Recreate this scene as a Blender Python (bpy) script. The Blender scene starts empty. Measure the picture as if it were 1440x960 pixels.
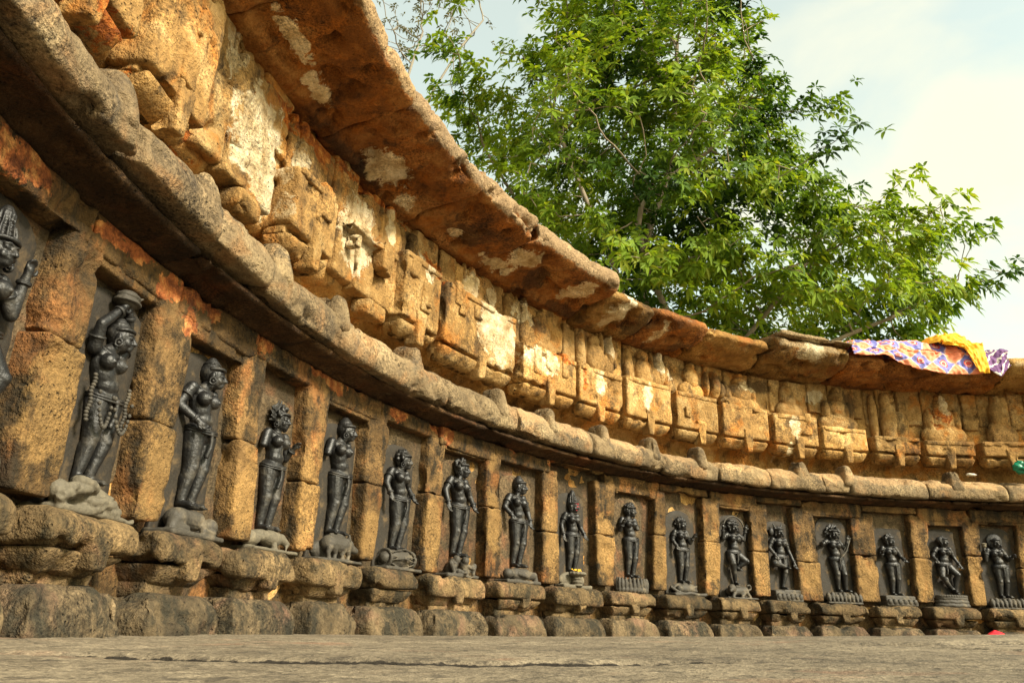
import bpy, bmesh, math, random
import numpy as np
from mathutils import Matrix, Vector

random.seed(7)
SC = bpy.context.scene
COL = SC.collection

# ------------------------------------------------------------------ camera
# world origin = centre of the circular enclosure, floor at z = 0
FPX, PITCH, ROLL, CAMZ, CX, CY, R = 1064.4, 0.36, -0.029, 0.0485, 3.4074, 1.2396, 4.4237
T0 = 3.0682
cam_d = bpy.data.cameras.new('camera')
cam = bpy.data.objects.new('camera', cam_d)
COL.objects.link(cam)
X = Vector((1, 0, 0)); F = Vector((0, math.cos(PITCH), math.sin(PITCH))); U = Vector((0, -math.sin(PITCH), math.cos(PITCH)))
X2 = X * math.cos(ROLL) - U * math.sin(ROLL); Y2 = X * math.sin(ROLL) + U * math.cos(ROLL)
M = Matrix((X2, Y2, -F)).transposed().to_4x4(); M.translation = Vector((-CX, -CY, CAMZ))
cam.matrix_world = M
cam_d.sensor_width = 36.0; cam_d.sensor_fit = 'HORIZONTAL'; cam_d.lens = FPX / 1440 * 36
cam_d.clip_start = 0.02; cam_d.clip_end = 2000
cam_d.dof.use_dof = False
SC.camera = cam

# ------------------------------------------------------------------ sky, sun, exposure
SUN_EL, SUN_DIR = 34.0, Vector((0.79, -0.61, 0)).normalized()      # towards the sun, from behind right
world = bpy.data.worlds.new('World'); SC.world = world; world.use_nodes = True
nt = world.node_tree; nt.nodes.clear()
def wn(t, **k):
    n = nt.nodes.new(t)
    for a, b in k.items(): setattr(n, a, b)
    return n
out = wn('ShaderNodeOutputWorld'); bg = wn('ShaderNodeBackground'); bgc = wn('ShaderNodeBackground'); mixs = wn('ShaderNodeMixShader')
sky = wn('ShaderNodeTexSky'); sky.sky_type = 'NISHITA'; sky.sun_disc = False
sky.sun_elevation = math.radians(SUN_EL); sky.sun_rotation = math.atan2(SUN_DIR.x, SUN_DIR.y)
sky.dust_density = 3.0; sky.air_density = 1.2; sky.ozone_density = 1.0
bg.inputs['Strength'].default_value = 0.15
tc = wn('ShaderNodeTexCoord'); mp = wn('ShaderNodeMapping'); mp.inputs['Scale'].default_value = (1.0, 1.0, 2.0)
n1 = wn('ShaderNodeTexNoise'); n1.inputs['Scale'].default_value = 3.4; n1.inputs['Detail'].default_value = 8; n1.inputs['Roughness'].default_value = 0.52; n1.inputs['Distortion'].default_value = 0.35
rmp = wn('ShaderNodeValToRGB'); rmp.color_ramp.elements[0].position = 0.43; rmp.color_ramp.elements[1].position = 0.68
rmp.color_ramp.elements[0].color = (0.42, 0.42, 0.42, 1)
nt.links.new(tc.outputs['Generated'], mp.inputs['Vector']); nt.links.new(mp.outputs[0], n1.inputs['Vector']); nt.links.new(n1.outputs['Fac'], rmp.inputs[0])
bgc.inputs['Color'].default_value = (1.0, 0.965, 0.735, 1); bgc.inputs['Strength'].default_value = 0.59
skt = wn('ShaderNodeMix'); skt.data_type = 'RGBA'; skt.blend_type = 'MULTIPLY'; skt.inputs[0].default_value = 1.0; skt.inputs[7].default_value = (1.45, 1.50, 1.06, 1)
nt.links.new(sky.outputs[0], skt.inputs[6]); nt.links.new(skt.outputs[2], bg.inputs['Color'])
nt.links.new(rmp.outputs[0], mixs.inputs[0]); nt.links.new(bg.outputs[0], mixs.inputs[1]); nt.links.new(bgc.outputs[0], mixs.inputs[2])
nt.links.new(mixs.outputs[0], out.inputs['Surface'])
sun_d = bpy.data.lights.new('sun', 'SUN'); sun_d.energy = 4.4; sun_d.angle = math.radians(11); sun_d.color = (1.0, 0.92, 0.76)
sun = bpy.data.objects.new('sun', sun_d); COL.objects.link(sun)
sd = SUN_DIR * math.cos(math.radians(SUN_EL)) + Vector((0, 0, math.sin(math.radians(SUN_EL))))
sun.rotation_euler = sd.to_track_quat('Z', 'Y').to_euler()
vs = SC.view_settings; vs.view_transform = 'Standard'; vs.look = 'None'; vs.exposure = 0.93; vs.gamma = 1; vs.use_curve_mapping = False
SC.cycles.max_bounces = 6; SC.cycles.diffuse_bounces = 4; SC.cycles.transparent_max_bounces = 4

# ------------------------------------------------------------------ numeric helpers
def _h(ix, iy, iz):
    h = (ix.astype(np.int64) * 374761393 + iy.astype(np.int64) * 668265263 + iz.astype(np.int64) * 2147483647) & 0xffffffff
    h = ((h ^ (h >> 13)) * 1274126177) & 0xffffffff
    h = ((h ^ (h >> 16)) * 2246822519) & 0xffffffff
    return ((h ^ (h >> 15)) & 0xffffff) / float(0xffffff)
def vnoise(p):
    i = np.floor(p); f = p - i; u = f * f * f * (f * (f * 6 - 15) + 10)
    x, y, z = i[:, 0], i[:, 1], i[:, 2]; a, b, c = u[:, 0], u[:, 1], u[:, 2]
    L = lambda q, r, t: q + (r - q) * t
    return L(L(L(_h(x, y, z), _h(x + 1, y, z), a), L(_h(x, y + 1, z), _h(x + 1, y + 1, z), a), b),
             L(L(_h(x, y, z + 1), _h(x + 1, y, z + 1), a), L(_h(x, y + 1, z + 1), _h(x + 1, y + 1, z + 1), a), b), c)
def fbm(p, o=4, g=0.5):
    s = 0; a = 1; t = 0
    for k in range(o):
        s = s + a * vnoise(p * 2.03 ** k + 17.3 * k); t += a; a *= g
    return s / t
def sdz(q):
    """wall coordinates (s along the wall, d towards the centre, z) -> world"""
    th = T0 - q[:, 0] / R; rho = R - q[:, 1]
    return np.stack([rho * np.cos(th), rho * np.sin(th), q[:, 2]], 1)
def frame(s, d, z):
    """matrix with x along the wall, -y towards the centre, z up"""
    th = T0 - s / R; p = sdz(np.array([[s, d, z]]))[0]
    t = Vector((math.sin(th), -math.cos(th), 0)); o = Vector((math.cos(th), math.sin(th), 0))
    m = Matrix((t, o, Vector((0, 0, 1)))).transposed().to_4x4(); m.translation = Vector(p); return m
def vnormals(v, quads):
    a, b, c, d = (v[quads[:, k]] for k in range(4))
    n = np.cross(c - a, d - b); out = np.zeros_like(v)
    for k in range(4): np.add.at(out, quads[:, k], n)
    return out / (np.linalg.norm(out, axis=1, keepdims=True) + 1e-12)

# ------------------------------------------------------------------ objects
def tag(o, label=None, cat=None, group=None, kind=None):
    if label: o['label'] = label
    if cat: o['category'] = cat
    if group: o['group'] = group
    if kind: o['kind'] = kind
    return o
def thing(name, label, cat, m=None, group=None):
    o = bpy.data.objects.new(name, None); COL.objects.link(o); o.empty_display_size = 0.1
    if m is not None: o.matrix_world = m
    WM[o.name] = m.copy() if m is not None else Matrix.Identity(4)
    return tag(o, label, cat, group)
WM = {}
def link(name, verts, faces, mat, parent=None, attr=None, smooth=True, fixn=True, m=None, face_col=None):
    """world-space verts -> one mesh object (local to its parent, or to m)"""
    base = WM[parent.name] if parent is not None else (m if m is not None else Matrix.Identity(4))
    inv = np.array(base.inverted())
    v = np.asarray(verts, float); v = v @ inv[:3, :3].T + inv[:3, 3]
    me = bpy.data.meshes.new(name); me.from_pydata(v.tolist(), [], [list(map(int, f)) for f in faces])
    if fixn:
        bm = bmesh.new(); bm.from_mesh(me); bmesh.ops.recalc_face_normals(bm, faces=bm.faces); bm.to_mesh(me); bm.free()
    if attr is not None:
        a = me.attributes.new('patch', 'FLOAT_COLOR', 'POINT'); a.data.foreach_set('color', np.asarray(attr, np.float32).ravel())
        a = me.attributes.new('growth_shade', 'FLOAT', 'POINT'); a.data.foreach_set('value', np.ascontiguousarray(np.asarray(attr, np.float32)[:, 3]))
    if face_col is not None:
        a = me.attributes.new('tint', 'FLOAT', 'FACE'); a.data.foreach_set('value', np.asarray(face_col, np.float32).ravel())
    me.polygons.foreach_set('use_smooth', [smooth] * len(me.polygons))
    me.materials.append(mat); me.update()
    o = bpy.data.objects.new(name, me); COL.objects.link(o)
    if parent is not None: o.parent = parent; WM[o.name] = base
    else:
        o.matrix_world = base; WM[o.name] = base
    return o

# ------------------------------------------------------------------ materials
class NT:
    def __init__(s, name):
        s.m = bpy.data.materials.new(name); s.m.use_nodes = True; s.t = s.m.node_tree; s.t.nodes.clear()
        s.o = s.n('ShaderNodeOutputMaterial'); s.b = s.n('ShaderNodeBsdfPrincipled'); s.l(s.b.outputs[0], s.o.inputs['Surface'])
        s.c = s.n('ShaderNodeTexCoord').outputs['Object']
    def n(s, t): return s.t.nodes.new(t)
    def l(s, a, b): s.t.links.new(a, b)
    def put(s, v, sock):
        if isinstance(v, bpy.types.NodeSocket): s.l(v, sock)
        else: sock.default_value = v
    def noise(s, scale, detail=5, rough=0.6, dist=0.0, vec=None, off=0.0):
        n = s.n('ShaderNodeTexNoise'); n.inputs['Scale'].default_value = scale; n.inputs['Detail'].default_value = detail
        n.inputs['Roughness'].default_value = rough; n.inputs['Distortion'].default_value = dist
        v = vec or s.c
        if off:
            a = s.n('ShaderNodeVectorMath'); s.l(v, a.inputs[0]); a.inputs[1].default_value = (off, off * 1.7, -off); v = a.outputs[0]
        s.l(v, n.inputs['Vector']); return n.outputs['Fac']
    def stretch(s, sc):
        m = s.n('ShaderNodeMapping'); m.inputs['Scale'].default_value = sc; s.l(s.c, m.inputs['Vector']); return m.outputs[0]
    def vor(s, scale, feat='F1'):
        n = s.n('ShaderNodeTexVoronoi'); n.feature = feat; n.inputs['Scale'].default_value = scale; s.l(s.c, n.inputs['Vector']); return n.outputs['Distance']
    def math(s, op, a, b=0.0, c=0.0, clamp=False):
        n = s.n('ShaderNodeMath'); n.operation = op; n.use_clamp = clamp
        s.put(a, n.inputs[0]); s.put(b, n.inputs[1]); s.put(c, n.inputs[2]); return n.outputs[0]
    def ss(s, v, lo, hi):
        n = s.n('ShaderNodeMapRange'); n.interpolation_type = 'SMOOTHSTEP'; s.put(v, n.inputs[0])
        n.inputs[1].default_value = lo; n.inputs[2].default_value = hi; return n.outputs[0]
    def ramp(s, v, stops):
        n = s.n('ShaderNodeValToRGB'); e = n.color_ramp.elements
        while len(e) < len(stops): e.new(0.5)
        for k, (p, c) in enumerate(stops): e[k].position = p; e[k].color = (*c, 1)
        s.l(v, n.inputs[0]); return n.outputs[0]
    def mix(s, f, a, b, mode='MIX'):
        n = s.n('ShaderNodeMix'); n.data_type = 'RGBA'; n.blend_type = mode
        s.put(f, n.inputs[0])
        s.put((*a, 1) if isinstance(a, tuple) and len(a) == 3 else a, n.inputs[6]); s.put((*b, 1) if isinstance(b, tuple) and len(b) == 3 else b, n.inputs[7]); return n.outputs[2]
    def bump(s, h, strength, dist):
        n = s.n('ShaderNodeBump'); n.inputs['Strength'].default_value = strength; n.inputs['Distance'].default_value = dist
        s.l(h, n.inputs['Height']); s.l(n.outputs[0], s.b.inputs['Normal'])

def stone_mat(name, dark, mid, light, lichen=(0.035, 0.03, 0.018), lichen_amt=0.5, rust=(0.30, 0.10, 0.025), rust_amt=0.35, pit=1.0, grain=0.55, off=0.0, ochre=((.25, .135, .038), (.43, .27, .09)), ochre_amt=.52, li_lo=.05, sat=.90):
    t = NT(name)
    big = t.noise(2.6, 4, 0.55, 0.4, off=off + .01); med = t.noise(13, 5, 0.65, 0.2, off=off + 3.1); fine = t.noise(85, 3, 0.7, off=off + 5.7)
    v = t.math('ADD', t.math('MULTIPLY', big, 0.55), t.math('MULTIPLY', med, 0.45))
    col = t.ramp(v, [(0.34, dark), (0.5, mid), (0.66, light)])
    r_ = t.noise(5.5, 5, 0.6, 0.6, off=off + 9.2)
    col = t.mix(t.math('MULTIPLY', t.ss(r_, 0.50, 0.68), rust_amt), col, rust)
    # patches: orange paint, yellow wash, lime plaster, dark growth
    a = t.n('ShaderNodeAttribute'); a.attribute_name = 'patch'
    gr = t.n('ShaderNodeAttribute'); gr.attribute_name = 'growth_shade'
    sep = t.n('ShaderNodeSeparateColor'); t.l(a.outputs['Color'], sep.inputs[0])
    edge = t.math('MULTIPLY_ADD', t.noise(17, 7, 0.72, 0.3, off=off + 12.0), 1.9, -0.95)
    edge2 = t.math('MULTIPLY_ADD', t.noise(15, 8, 0.70, 0.5, off=off + 21.0), 2.6, -1.3)
    li = t.noise(8.5, 8, 0.74, 0.3, off=off + 14.0)
    drip = t.noise(1.0, 6, .62, .3, t.stretch((15, 15, 2.2)))
    li = t.math('ADD', t.math('MULTIPLY', t.math('SUBTRACT', drip, 0.5), 1.3), t.math('MULTIPLY', t.math('SUBTRACT', li, 0.5), 2.0)) if True else t.math('ADD', t.math('MULTIPLY', t.math('SUBTRACT', li, 0.5), 2.4), t.math('MULTIPLY', gr.outputs['Fac'], 1.0))
    li = t.math('ADD', li, t.math('MULTIPLY', gr.outputs['Fac'], 1.0))
    col = t.mix(t.math('MULTIPLY', t.ss(li, li_lo, li_lo + .40), lichen_amt), col, lichen)
    def layer(col, src, e, c, lo=0.30, hi=0.42, amt=0.95):
        return t.mix(t.math('MULTIPLY', t.ss(t.math('ADD', src, t.math('MULTIPLY', e, t.ss(src, 0.0, 0.2))), lo, hi), amt), col, c)
    yc = t.mix(med, *ochre); col = layer(col, sep.outputs[1], edge, yc, .26, .62, ochre_amt)
    oc = t.ramp(t.noise(24, 5, .65, .2, off=off + 2.2), [(.36, (.14, .04, .014)), (.52, (.36, .11, .026)), (.68, (.60, .29, .085))]); col = layer(col, sep.outputs[0], edge2, oc, .34, .46)
    pc = t.ramp(t.noise(11, 6, .68, .3, off=off + 1.2), [(.32, (.28, .19, .09)), (.46, (.50, .40, .24)), (.64, (.74, .66, .48))]); col = layer(col, sep.outputs[2], edge2, pc, .26, .48, .92)
    # grain
    g = t.math('MULTIPLY_ADD', t.math('SUBTRACT', t.math('MULTIPLY_ADD', fine, .6, t.math('MULTIPLY', t.noise(190, 3, .7, off=off + 6.6), .4)), 0.5), t.math('MULTIPLY', t.math('MULTIPLY_ADD', t.ss(t.noise(4.2, 4, .6, off=off + 61.), .40, .62), 1.0, .35), 5.2 * grain), 1.0)
    col = t.mix(1.0, col, t.math('MAXIMUM', g, 0.16), 'MULTIPLY')
    oi = t.n('ShaderNodeObjectInfo').outputs['Random']; col = t.mix(1.0, col, t.ramp(oi, [(0.0, (.72, .70, .68)), (.5, (.95, .92, .92)), (1.0, (1.16, 1.10, 1.02))]), 'MULTIPLY')
    pits = t.math('SUBTRACT', 1.0, t.ss(t.vor(52), 0.06, 0.21)); pmask = t.ss(t.noise(7, 3, .6, off=off + 30.0), 0.48, 0.62)
    pits = t.math('MULTIPLY', pits, t.math('MULTIPLY', pmask, pit))
    hs = t.n('ShaderNodeHueSaturation'); hs.inputs['Saturation'].default_value = sat; t.l(col, hs.inputs['Color']); col = hs.outputs[0]
    t.l(col, t.b.inputs['Base Color'])
    t.b.inputs['Roughness'].default_value = 0.92; t.b.inputs['Specular IOR Level'].default_value = 0.25
    h = t.math('ADD', t.math('MULTIPLY', fine, 0.30), t.math('MULTIPLY', med, 0.9))
    h = t.math('ADD', h, t.math('MULTIPLY', t.noise(36, 4, .7, off=off + 40.), 0.55))
    h = t.math('SUBTRACT', h, t.math('MULTIPLY', pits, 0.9))
    t.bump(h, 1.0, 0.020)
    return t.m

MAT = {}
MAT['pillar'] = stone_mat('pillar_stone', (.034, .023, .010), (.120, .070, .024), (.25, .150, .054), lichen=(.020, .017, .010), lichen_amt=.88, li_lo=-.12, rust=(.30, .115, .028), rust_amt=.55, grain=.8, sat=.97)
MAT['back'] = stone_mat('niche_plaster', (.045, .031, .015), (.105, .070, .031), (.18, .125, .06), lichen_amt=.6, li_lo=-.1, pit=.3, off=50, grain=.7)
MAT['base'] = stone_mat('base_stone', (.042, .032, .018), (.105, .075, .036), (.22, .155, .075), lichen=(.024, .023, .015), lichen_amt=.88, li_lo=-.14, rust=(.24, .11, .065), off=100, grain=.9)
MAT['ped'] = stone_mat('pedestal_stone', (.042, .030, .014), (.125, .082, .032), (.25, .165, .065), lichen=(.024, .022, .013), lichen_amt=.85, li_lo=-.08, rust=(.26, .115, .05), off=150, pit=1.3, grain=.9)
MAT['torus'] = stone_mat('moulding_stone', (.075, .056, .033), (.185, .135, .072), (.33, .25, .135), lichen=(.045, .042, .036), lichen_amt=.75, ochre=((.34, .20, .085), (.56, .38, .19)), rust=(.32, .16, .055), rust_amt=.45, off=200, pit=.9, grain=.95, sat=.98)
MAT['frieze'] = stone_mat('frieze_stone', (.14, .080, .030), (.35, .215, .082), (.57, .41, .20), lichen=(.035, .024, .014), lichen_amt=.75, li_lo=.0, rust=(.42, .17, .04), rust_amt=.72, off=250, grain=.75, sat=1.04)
MAT['cornice'] = stone_mat('cornice_stone', (.06, .026, .011), (.22, .090, .028), (.40, .22, .085), lichen=(.02, .014, .01), lichen_amt=.7, rust=(.32, .115, .028), rust_amt=.7, off=300, grain=.9, ochre=((.17, .12, .07), (.36, .27, .16)), ochre_amt=.9, sat=1.05)
MAT['soffit'] = stone_mat('soffit_shade_stone', (.022, .013, .007), (.058, .032, .014), (.13, .075, .032), lichen=(.015, .012, .009), lichen_amt=.7, rust=(.13, .045, .014), rust_amt=.5, off=400, grain=.9, sat=1.0)  # underside shade of the moulding put into the stone colour
MAT['cornice_pale'] = stone_mat('pale_cornice_stone', (.10, .056, .022), (.24, .135, .045), (.42, .27, .11), lichen=(.03, .02, .012), lichen_amt=.7, rust=(.26, .09, .025), rust_amt=.65, off=350, grain=.9, ochre=((.22, .16, .09), (.44, .33, .19)), ochre_amt=.9, sat=1.05)

def black_stone(name, base=(.014, .0135, .0135), dusty=(.085, .075, .058), amt=.55, rough=.40, off=0.):
    t = NT(name)
    n = t.noise(16, 6, .65, .3, off=off + .3); f = t.noise(120, 3, .6, off=off + 4.)
    col = t.mix(t.math('MULTIPLY', t.ss(n, .5, .72), amt), base, dusty)
    col = t.mix(1.0, col, t.math('MULTIPLY_ADD', t.math('SUBTRACT', f, .5), 1.1, 1.0), 'MULTIPLY')
    t.l(col, t.b.inputs['Base Color'])
    t.l(t.math('MULTIPLY_ADD', n, .45, rough - .2), t.b.inputs['Roughness']); t.b.inputs['Specular IOR Level'].default_value = .5
    t.bump(t.math('ADD', f, t.math('MULTIPLY', n, 2.0)), .4, .005); return t.m
MAT['black'] = black_stone('black_chlorite', (.008, .0078, .0078), (.075, .065, .050), .75, .47)
MAT['hair'] = black_stone('carved_black_stone', (.012, .0115, .011), (.07, .06, .045), .5, .5, 11)
MAT['worn'] = black_stone('worn_grey_stone', (.042, .036, .027), (.15, .12, .078), .75, .7, 5)
MAT['slab'] = black_stone('slate_slab', (.020, .015, .009), (.095, .062, .028), 1.0, .8, 8)
MAT['pale'] = black_stone('weathered_pale_stone', (.10, .085, .058), (.23, .19, .125), .8, .8, 3)

def plain(name, c, rough=.7, c2=None, scale=30):
    t = NT(name); n = t.noise(scale, 4, .6)
    t.l(t.mix(n, c, c2 or tuple(x * .65 for x in c)), t.b.inputs['Base Color']); t.b.inputs['Roughness'].default_value = rough; return t.m

# ------------------------------------------------------------------ stone pieces
PATCH = {'soffit': [], 'low': [], 'frieze': [], 'cornice': [], 'torus': [], 'base': []}
PATCH['torus'] += [(1, s_, 1.12, .22, .06, .95) for s_ in (2.7, 3.1, 3.6, 4.1, 4.6, 5.0, 5.5, 5.9, 6.3, 6.7, 7.1)] + []
def patch(zone, ch, s, z, rs, rz, a=1.0): PATCH[zone].append((ch, s, z, rs, rz, a))
def attrs(q, zone):
    at = np.zeros((len(q), 4)); b = q[:, 1] if zone in ('cornice', 'soffit') else q[:, 2]
    for ch, s, z, rs, rz, a in PATCH.get(zone, ()):
        r = np.sqrt(((q[:, 0] - s) / rs) ** 2 + ((b - z) / rz) ** 2)
        w = a * np.clip(1.25 - r, 0, 1)
        if zone == 'low' and ch == 1: w = w * np.clip((q[:, 1] + .022) / .016, 0, 1)      # ochre wash on faces only, painting lit fronts against darker sides
        at[:, ch] = np.maximum(at[:, ch], w)
    if zone == 'cornice': at[:, 1] = np.maximum(at[:, 1], np.clip((q[:, 1] - .385) / .05, 0, .9) * np.clip((q[:, 2] - 1.93) / .02, 0, 1))      # paler outer face
    return at
def unit_grid(n):
    vs, fs, idx = [], [], {}
    def t_(k, m):
        t = -1 + 2 * k / m; return .45 * math.sin(t * math.pi / 2) + .55 * t
    def vid(p):
        k = tuple(round(c, 6) for c in p)
        if k not in idx: idx[k] = len(vs); vs.append(p)
        return idx[k]
    for ax in range(3):
        a, b = (ax + 1) % 3, (ax + 2) % 3
        for sg in (-1, 1):
            for i in range(n[a]):
                for j in range(n[b]):
                    q = []
                    for (u, w) in ((i, j), (i + 1, j), (i + 1, j + 1), (i, j + 1)):
                        p = [0, 0, 0]; p[ax] = sg; p[a] = t_(u, n[a]); p[b] = t_(w, n[b]); q.append(vid(tuple(p)))
                    fs.append(q if sg > 0 else q[::-1])
    return np.array(vs, float), np.array(fs, int)
SEED = [0.0]
def rough_disp(q, nrm, amp, chip=1.0):
    SEED[0] += 13.7; o = SEED[0]
    a = (fbm(q * 8 + o, 3) - .5) * 2.2 + (fbm(q * 30 + o + 5, 3) - .5) * .9
    c = np.clip(fbm(q * 11 + o + 31, 3) - .60, 0, 1)
    return q + nrm * (amp * a - chip * .10 * c)[:, None]
def stone_shape(S, D, Z, r=.02, amp=.005, res=.014, warp=None, chip=1.0):
    h = np.array([S[1] - S[0], D[1] - D[0], Z[1] - Z[0]]) / 2; c = np.array([S[1] + S[0], D[1] + D[0], Z[1] + Z[0]]) / 2
    n = [max(4, int(round(2 * x / res))) for x in h]
    v, f = unit_grid(n); r = min(r, *(h * .95)); p = v * h
    inner = np.clip(p, -(h - r), h - r); dr = p - inner; ln = np.linalg.norm(dr, axis=1, keepdims=True) + 1e-9
    nrm = dr / ln; p = inner + nrm * r + c
    if warp is not None: p = warp(p, (p - c) / h)
    p = rough_disp(p, nrm, amp, chip)
    return p, f
def merge(parts):
    vs, fs, k = [], [], 0
    for v, f in parts:
        vs.append(np.asarray(v, float)); fs += [[i + k for i in q] for q in f]; k += len(v)
    return np.concatenate(vs), fs
def stone(name, parent, mat, parts, zone=None):
    v, f = merge(parts if isinstance(parts, list) else [parts])
    return link(name, sdz(v), f, mat, parent, attrs(v, zone))
def loft(profile, s0, s1, res=.02, amp=.006, taper=.03, chip=1.0, mod=None, ends=True):
    """closed (d, z) profile swept along the wall"""
    p = np.array(profile, float)
    for _ in range(2):
        nx = np.roll(p, -1, 0); p = np.stack([p * .78 + nx * .22, p * .22 + nx * .78], 1).reshape(-1, 2)
    q = np.concatenate([p, p[:1]]); L = np.concatenate([[0], np.cumsum(np.linalg.norm(np.diff(q, axis=0), axis=1))])
    m = max(16, int(L[-1] / res)); t = np.linspace(0, L[-1], m, endpoint=False)
    p = np.stack([np.interp(t, L, q[:, 0]), np.interp(t, L, q[:, 1])], 1); cen = p.mean(0)
    n = max(3, int((s1 - s0) / res)); ss = np.concatenate([[s0], np.linspace(s0 + .006, s1 - .006, n), [s1]])
    vs = []
    for k, s in enumerate(ss):
        e = min(k, len(ss) - 1 - k); sc = 1 - taper * (1.0 if e == 0 else .35 if e == 1 else .1 if e == 2 else 0)
        ring = cen + (p - cen) * sc; vs.append(np.column_stack([np.full(m, s), ring]))
    v = np.concatenate(vs); N = len(ss)
    f = [[a * m + b, a * m + (b + 1) % m, (a + 1) * m + (b + 1) % m, (a + 1) * m + b] for a in range(N - 1) for b in range(m)]
    fq = np.array(f); nrm = vnormals(v, fq)
    if np.sum((v[:, 1:] - cen) * nrm[:, 1:]) < 0: nrm = -nrm
    if mod is not None: v = mod(v)
    v = rough_disp(v, nrm, amp, chip)
    a, b = len(v), len(v) + 1
    v = np.concatenate([v, v[:m].mean(0)[None], v[-m - 0:][:m].mean(0)[None]])
    f += [[a, (k + 1) % m, k] for k in range(m)] + [[b, (N - 1) * m + k, (N - 1) * m + (k + 1) % m] for k in range(m)]
    return v, f

# ------------------------------------------------------------------ ground: one sheet, worn slabs near the camera
def build_ground():
    rr = np.concatenate([np.geomspace(.12, .55, 40), np.linspace(.555, 2.2, 420), np.linspace(2.207, 4.2, 260), np.geomspace(4.25, 400, 120)])
    ph = np.radians(np.concatenate([np.linspace(-180, -46, 30, endpoint=False), np.linspace(-46, 46, 560), np.linspace(50, 176, 28)]))
    A, B = np.meshgrid(rr, ph, indexing='ij')
    dx, dy = A * np.sin(B), A * np.cos(B)
    P = np.stack([dx.ravel() - CX, dy.ravel() - CY, np.zeros(A.size)], 1)
    x, y = dx.ravel(), dy.ravel(); dist = A.ravel()
    n1 = fbm(P * 1.7 + 4, 3) - .5; n2 = fbm(P * 9 + 8, 4) - .5; n3 = fbm(P * 42 + 1, 3) - .5; n4 = fbm(P * 115 + 1, 2) - .5
    near = np.exp(-np.clip(dist - 4.5, 0, 99) / 1.5)
    z = (n1 * .010 + n2 * .0035 + n3 * .0026 + n4 * .0016) * near
    # worn swell of the old paving, higher towards the right
    az = B.ravel(); crest = 2.55; w = np.where(dist < crest, 1.25, .8)
    hgt = np.interp(az, np.radians([-46, -12, 0, 33, 50, 90]), [.0, .008, .0175, .064, .05, .0])
    z += hgt * np.exp(-((dist - crest) / w) ** 2) * np.where(np.abs(az) < 1.6, 1, 0)
    # slab joints
    def groove(curve, wid, dep, m):
        return -dep * np.exp(-(curve / wid) ** 2) * np.clip(m, 0, 1)
    wob = (fbm(np.stack([x * 3.2, x * 0 + 3.3, y * .8], 1), 4) - .5) * .22
    j1 = y - (1.10 + .05 * x + wob); m1 = np.clip(1.3 - np.abs(x + .15) / .48, 0, 1) * (dist < 2)
    z += groove(j1, .022, .016, m1 * 1.6); z += np.where(j1 < 0, -.004, 0) * np.clip(m1 * 1.6, 0, 1)
    j2 = y - (1.62 - .22 * (x - .9) + wob * 1.2); m2 = np.clip(1.4 - np.abs(x - .98) / .22, 0, 1)
    z += groove(j2, .035, .02, m2 * 1.5); z += np.where(j2 < 0, -.004, 0) * np.clip(m2 * 1.5, 0, 1)
    j3 = (x - .80) + .55 * (y - 1.5) + wob * .6; m3 = np.clip(1.5 - np.abs(y - 1.35) / .28, 0, 1) * (x > .4)
    z += groove(j3, .015, .010, m3)
    j4 = y - (1.9 + .1 * x + wob * 1.5); m4 = np.clip(1.3 - np.abs(x + .7) / .7, 0, 1)
    z += groove(j4, .02, .008, m4)
    P[:, 2] = z
    joint_shade = np.zeros(len(x))      # earth tone standing in for the shade in the cracks
    for j, w_, m_ in ((j1 - .014, .011, m1 * 1.3), (j2 - .018, .016, m2 * 1.3), (j3, .018, m3), (j4, .022, m4 * .7)):
        joint_shade = np.maximum(joint_shade, np.exp(-(j / w_) ** 2) * np.clip(m_, 0, 1))
    n, m = A.shape; f = [[a * m + b, a * m + (b + 1) % m, (a + 1) * m + (b + 1) % m, (a + 1) * m + b] for a in range(n - 1) for b in range(m)]
    at = np.zeros((len(P) + 1, 4)); at[:-1, 3] = joint_shade
    c = len(P); P = np.concatenate([P, [[-CX, -CY, 0]]]); f += [[c, (b + 1) % m, b] for b in range(m)]
    t = NT('worn_paving')
    big = t.noise(1.1, 4, .6, .5); med = t.noise(9, 6, .68, .2); fine = t.noise(150, 3, .7)
    st = t.noise(31, 6, .72, .2, off=2.)
    v = t.math('ADD', t.math('MULTIPLY', big, .4), t.math('ADD', t.math('MULTIPLY', med, .3), t.math('MULTIPLY', st, .3)))
    col = t.ramp(v, [(.36, (.070, .057, .041)), (.48, (.155, .125, .085)), (.62, (.27, .22, .15))])
    col = t.mix(t.math('MULTIPLY', t.ss(t.noise(26, 8, .78, .2, off=3.), .50, .62), .8), col, (.055, .045, .034))
    col = t.mix(t.math('MULTIPLY', t.ss(t.noise(3, 5, .7, off=7.), .55, .7), .5), col, (.27, .14, .085))
    col = t.mix(1.0, col, t.math('MAXIMUM', t.math('MULTIPLY_ADD', t.math('SUBTRACT', fine, .5), 1.9, 1.0), .3), 'MULTIPLY')
    a = t.n('ShaderNodeAttribute'); a.attribute_name = 'growth_shade'
    col = t.mix(t.ss(t.math('ADD', a.outputs['Fac'], t.math('MULTIPLY_ADD', t.noise(26, 5, .7), 1.8, -.9)), .42, .66), col, (.018, .014, .010))
    t.l(col, t.b.inputs['Base Color']); t.b.inputs['Roughness'].default_value = .9; t.b.inputs['Specular IOR Level'].default_value = .25
    t.bump(t.math('ADD', t.math('MULTIPLY', fine, .35), med), .8, .012)
    o = link('ground', P, f, t.m, None, at); tag(o, 'worn stone paving with cracks between old slabs', None, None, 'structure')
build_ground()

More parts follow.
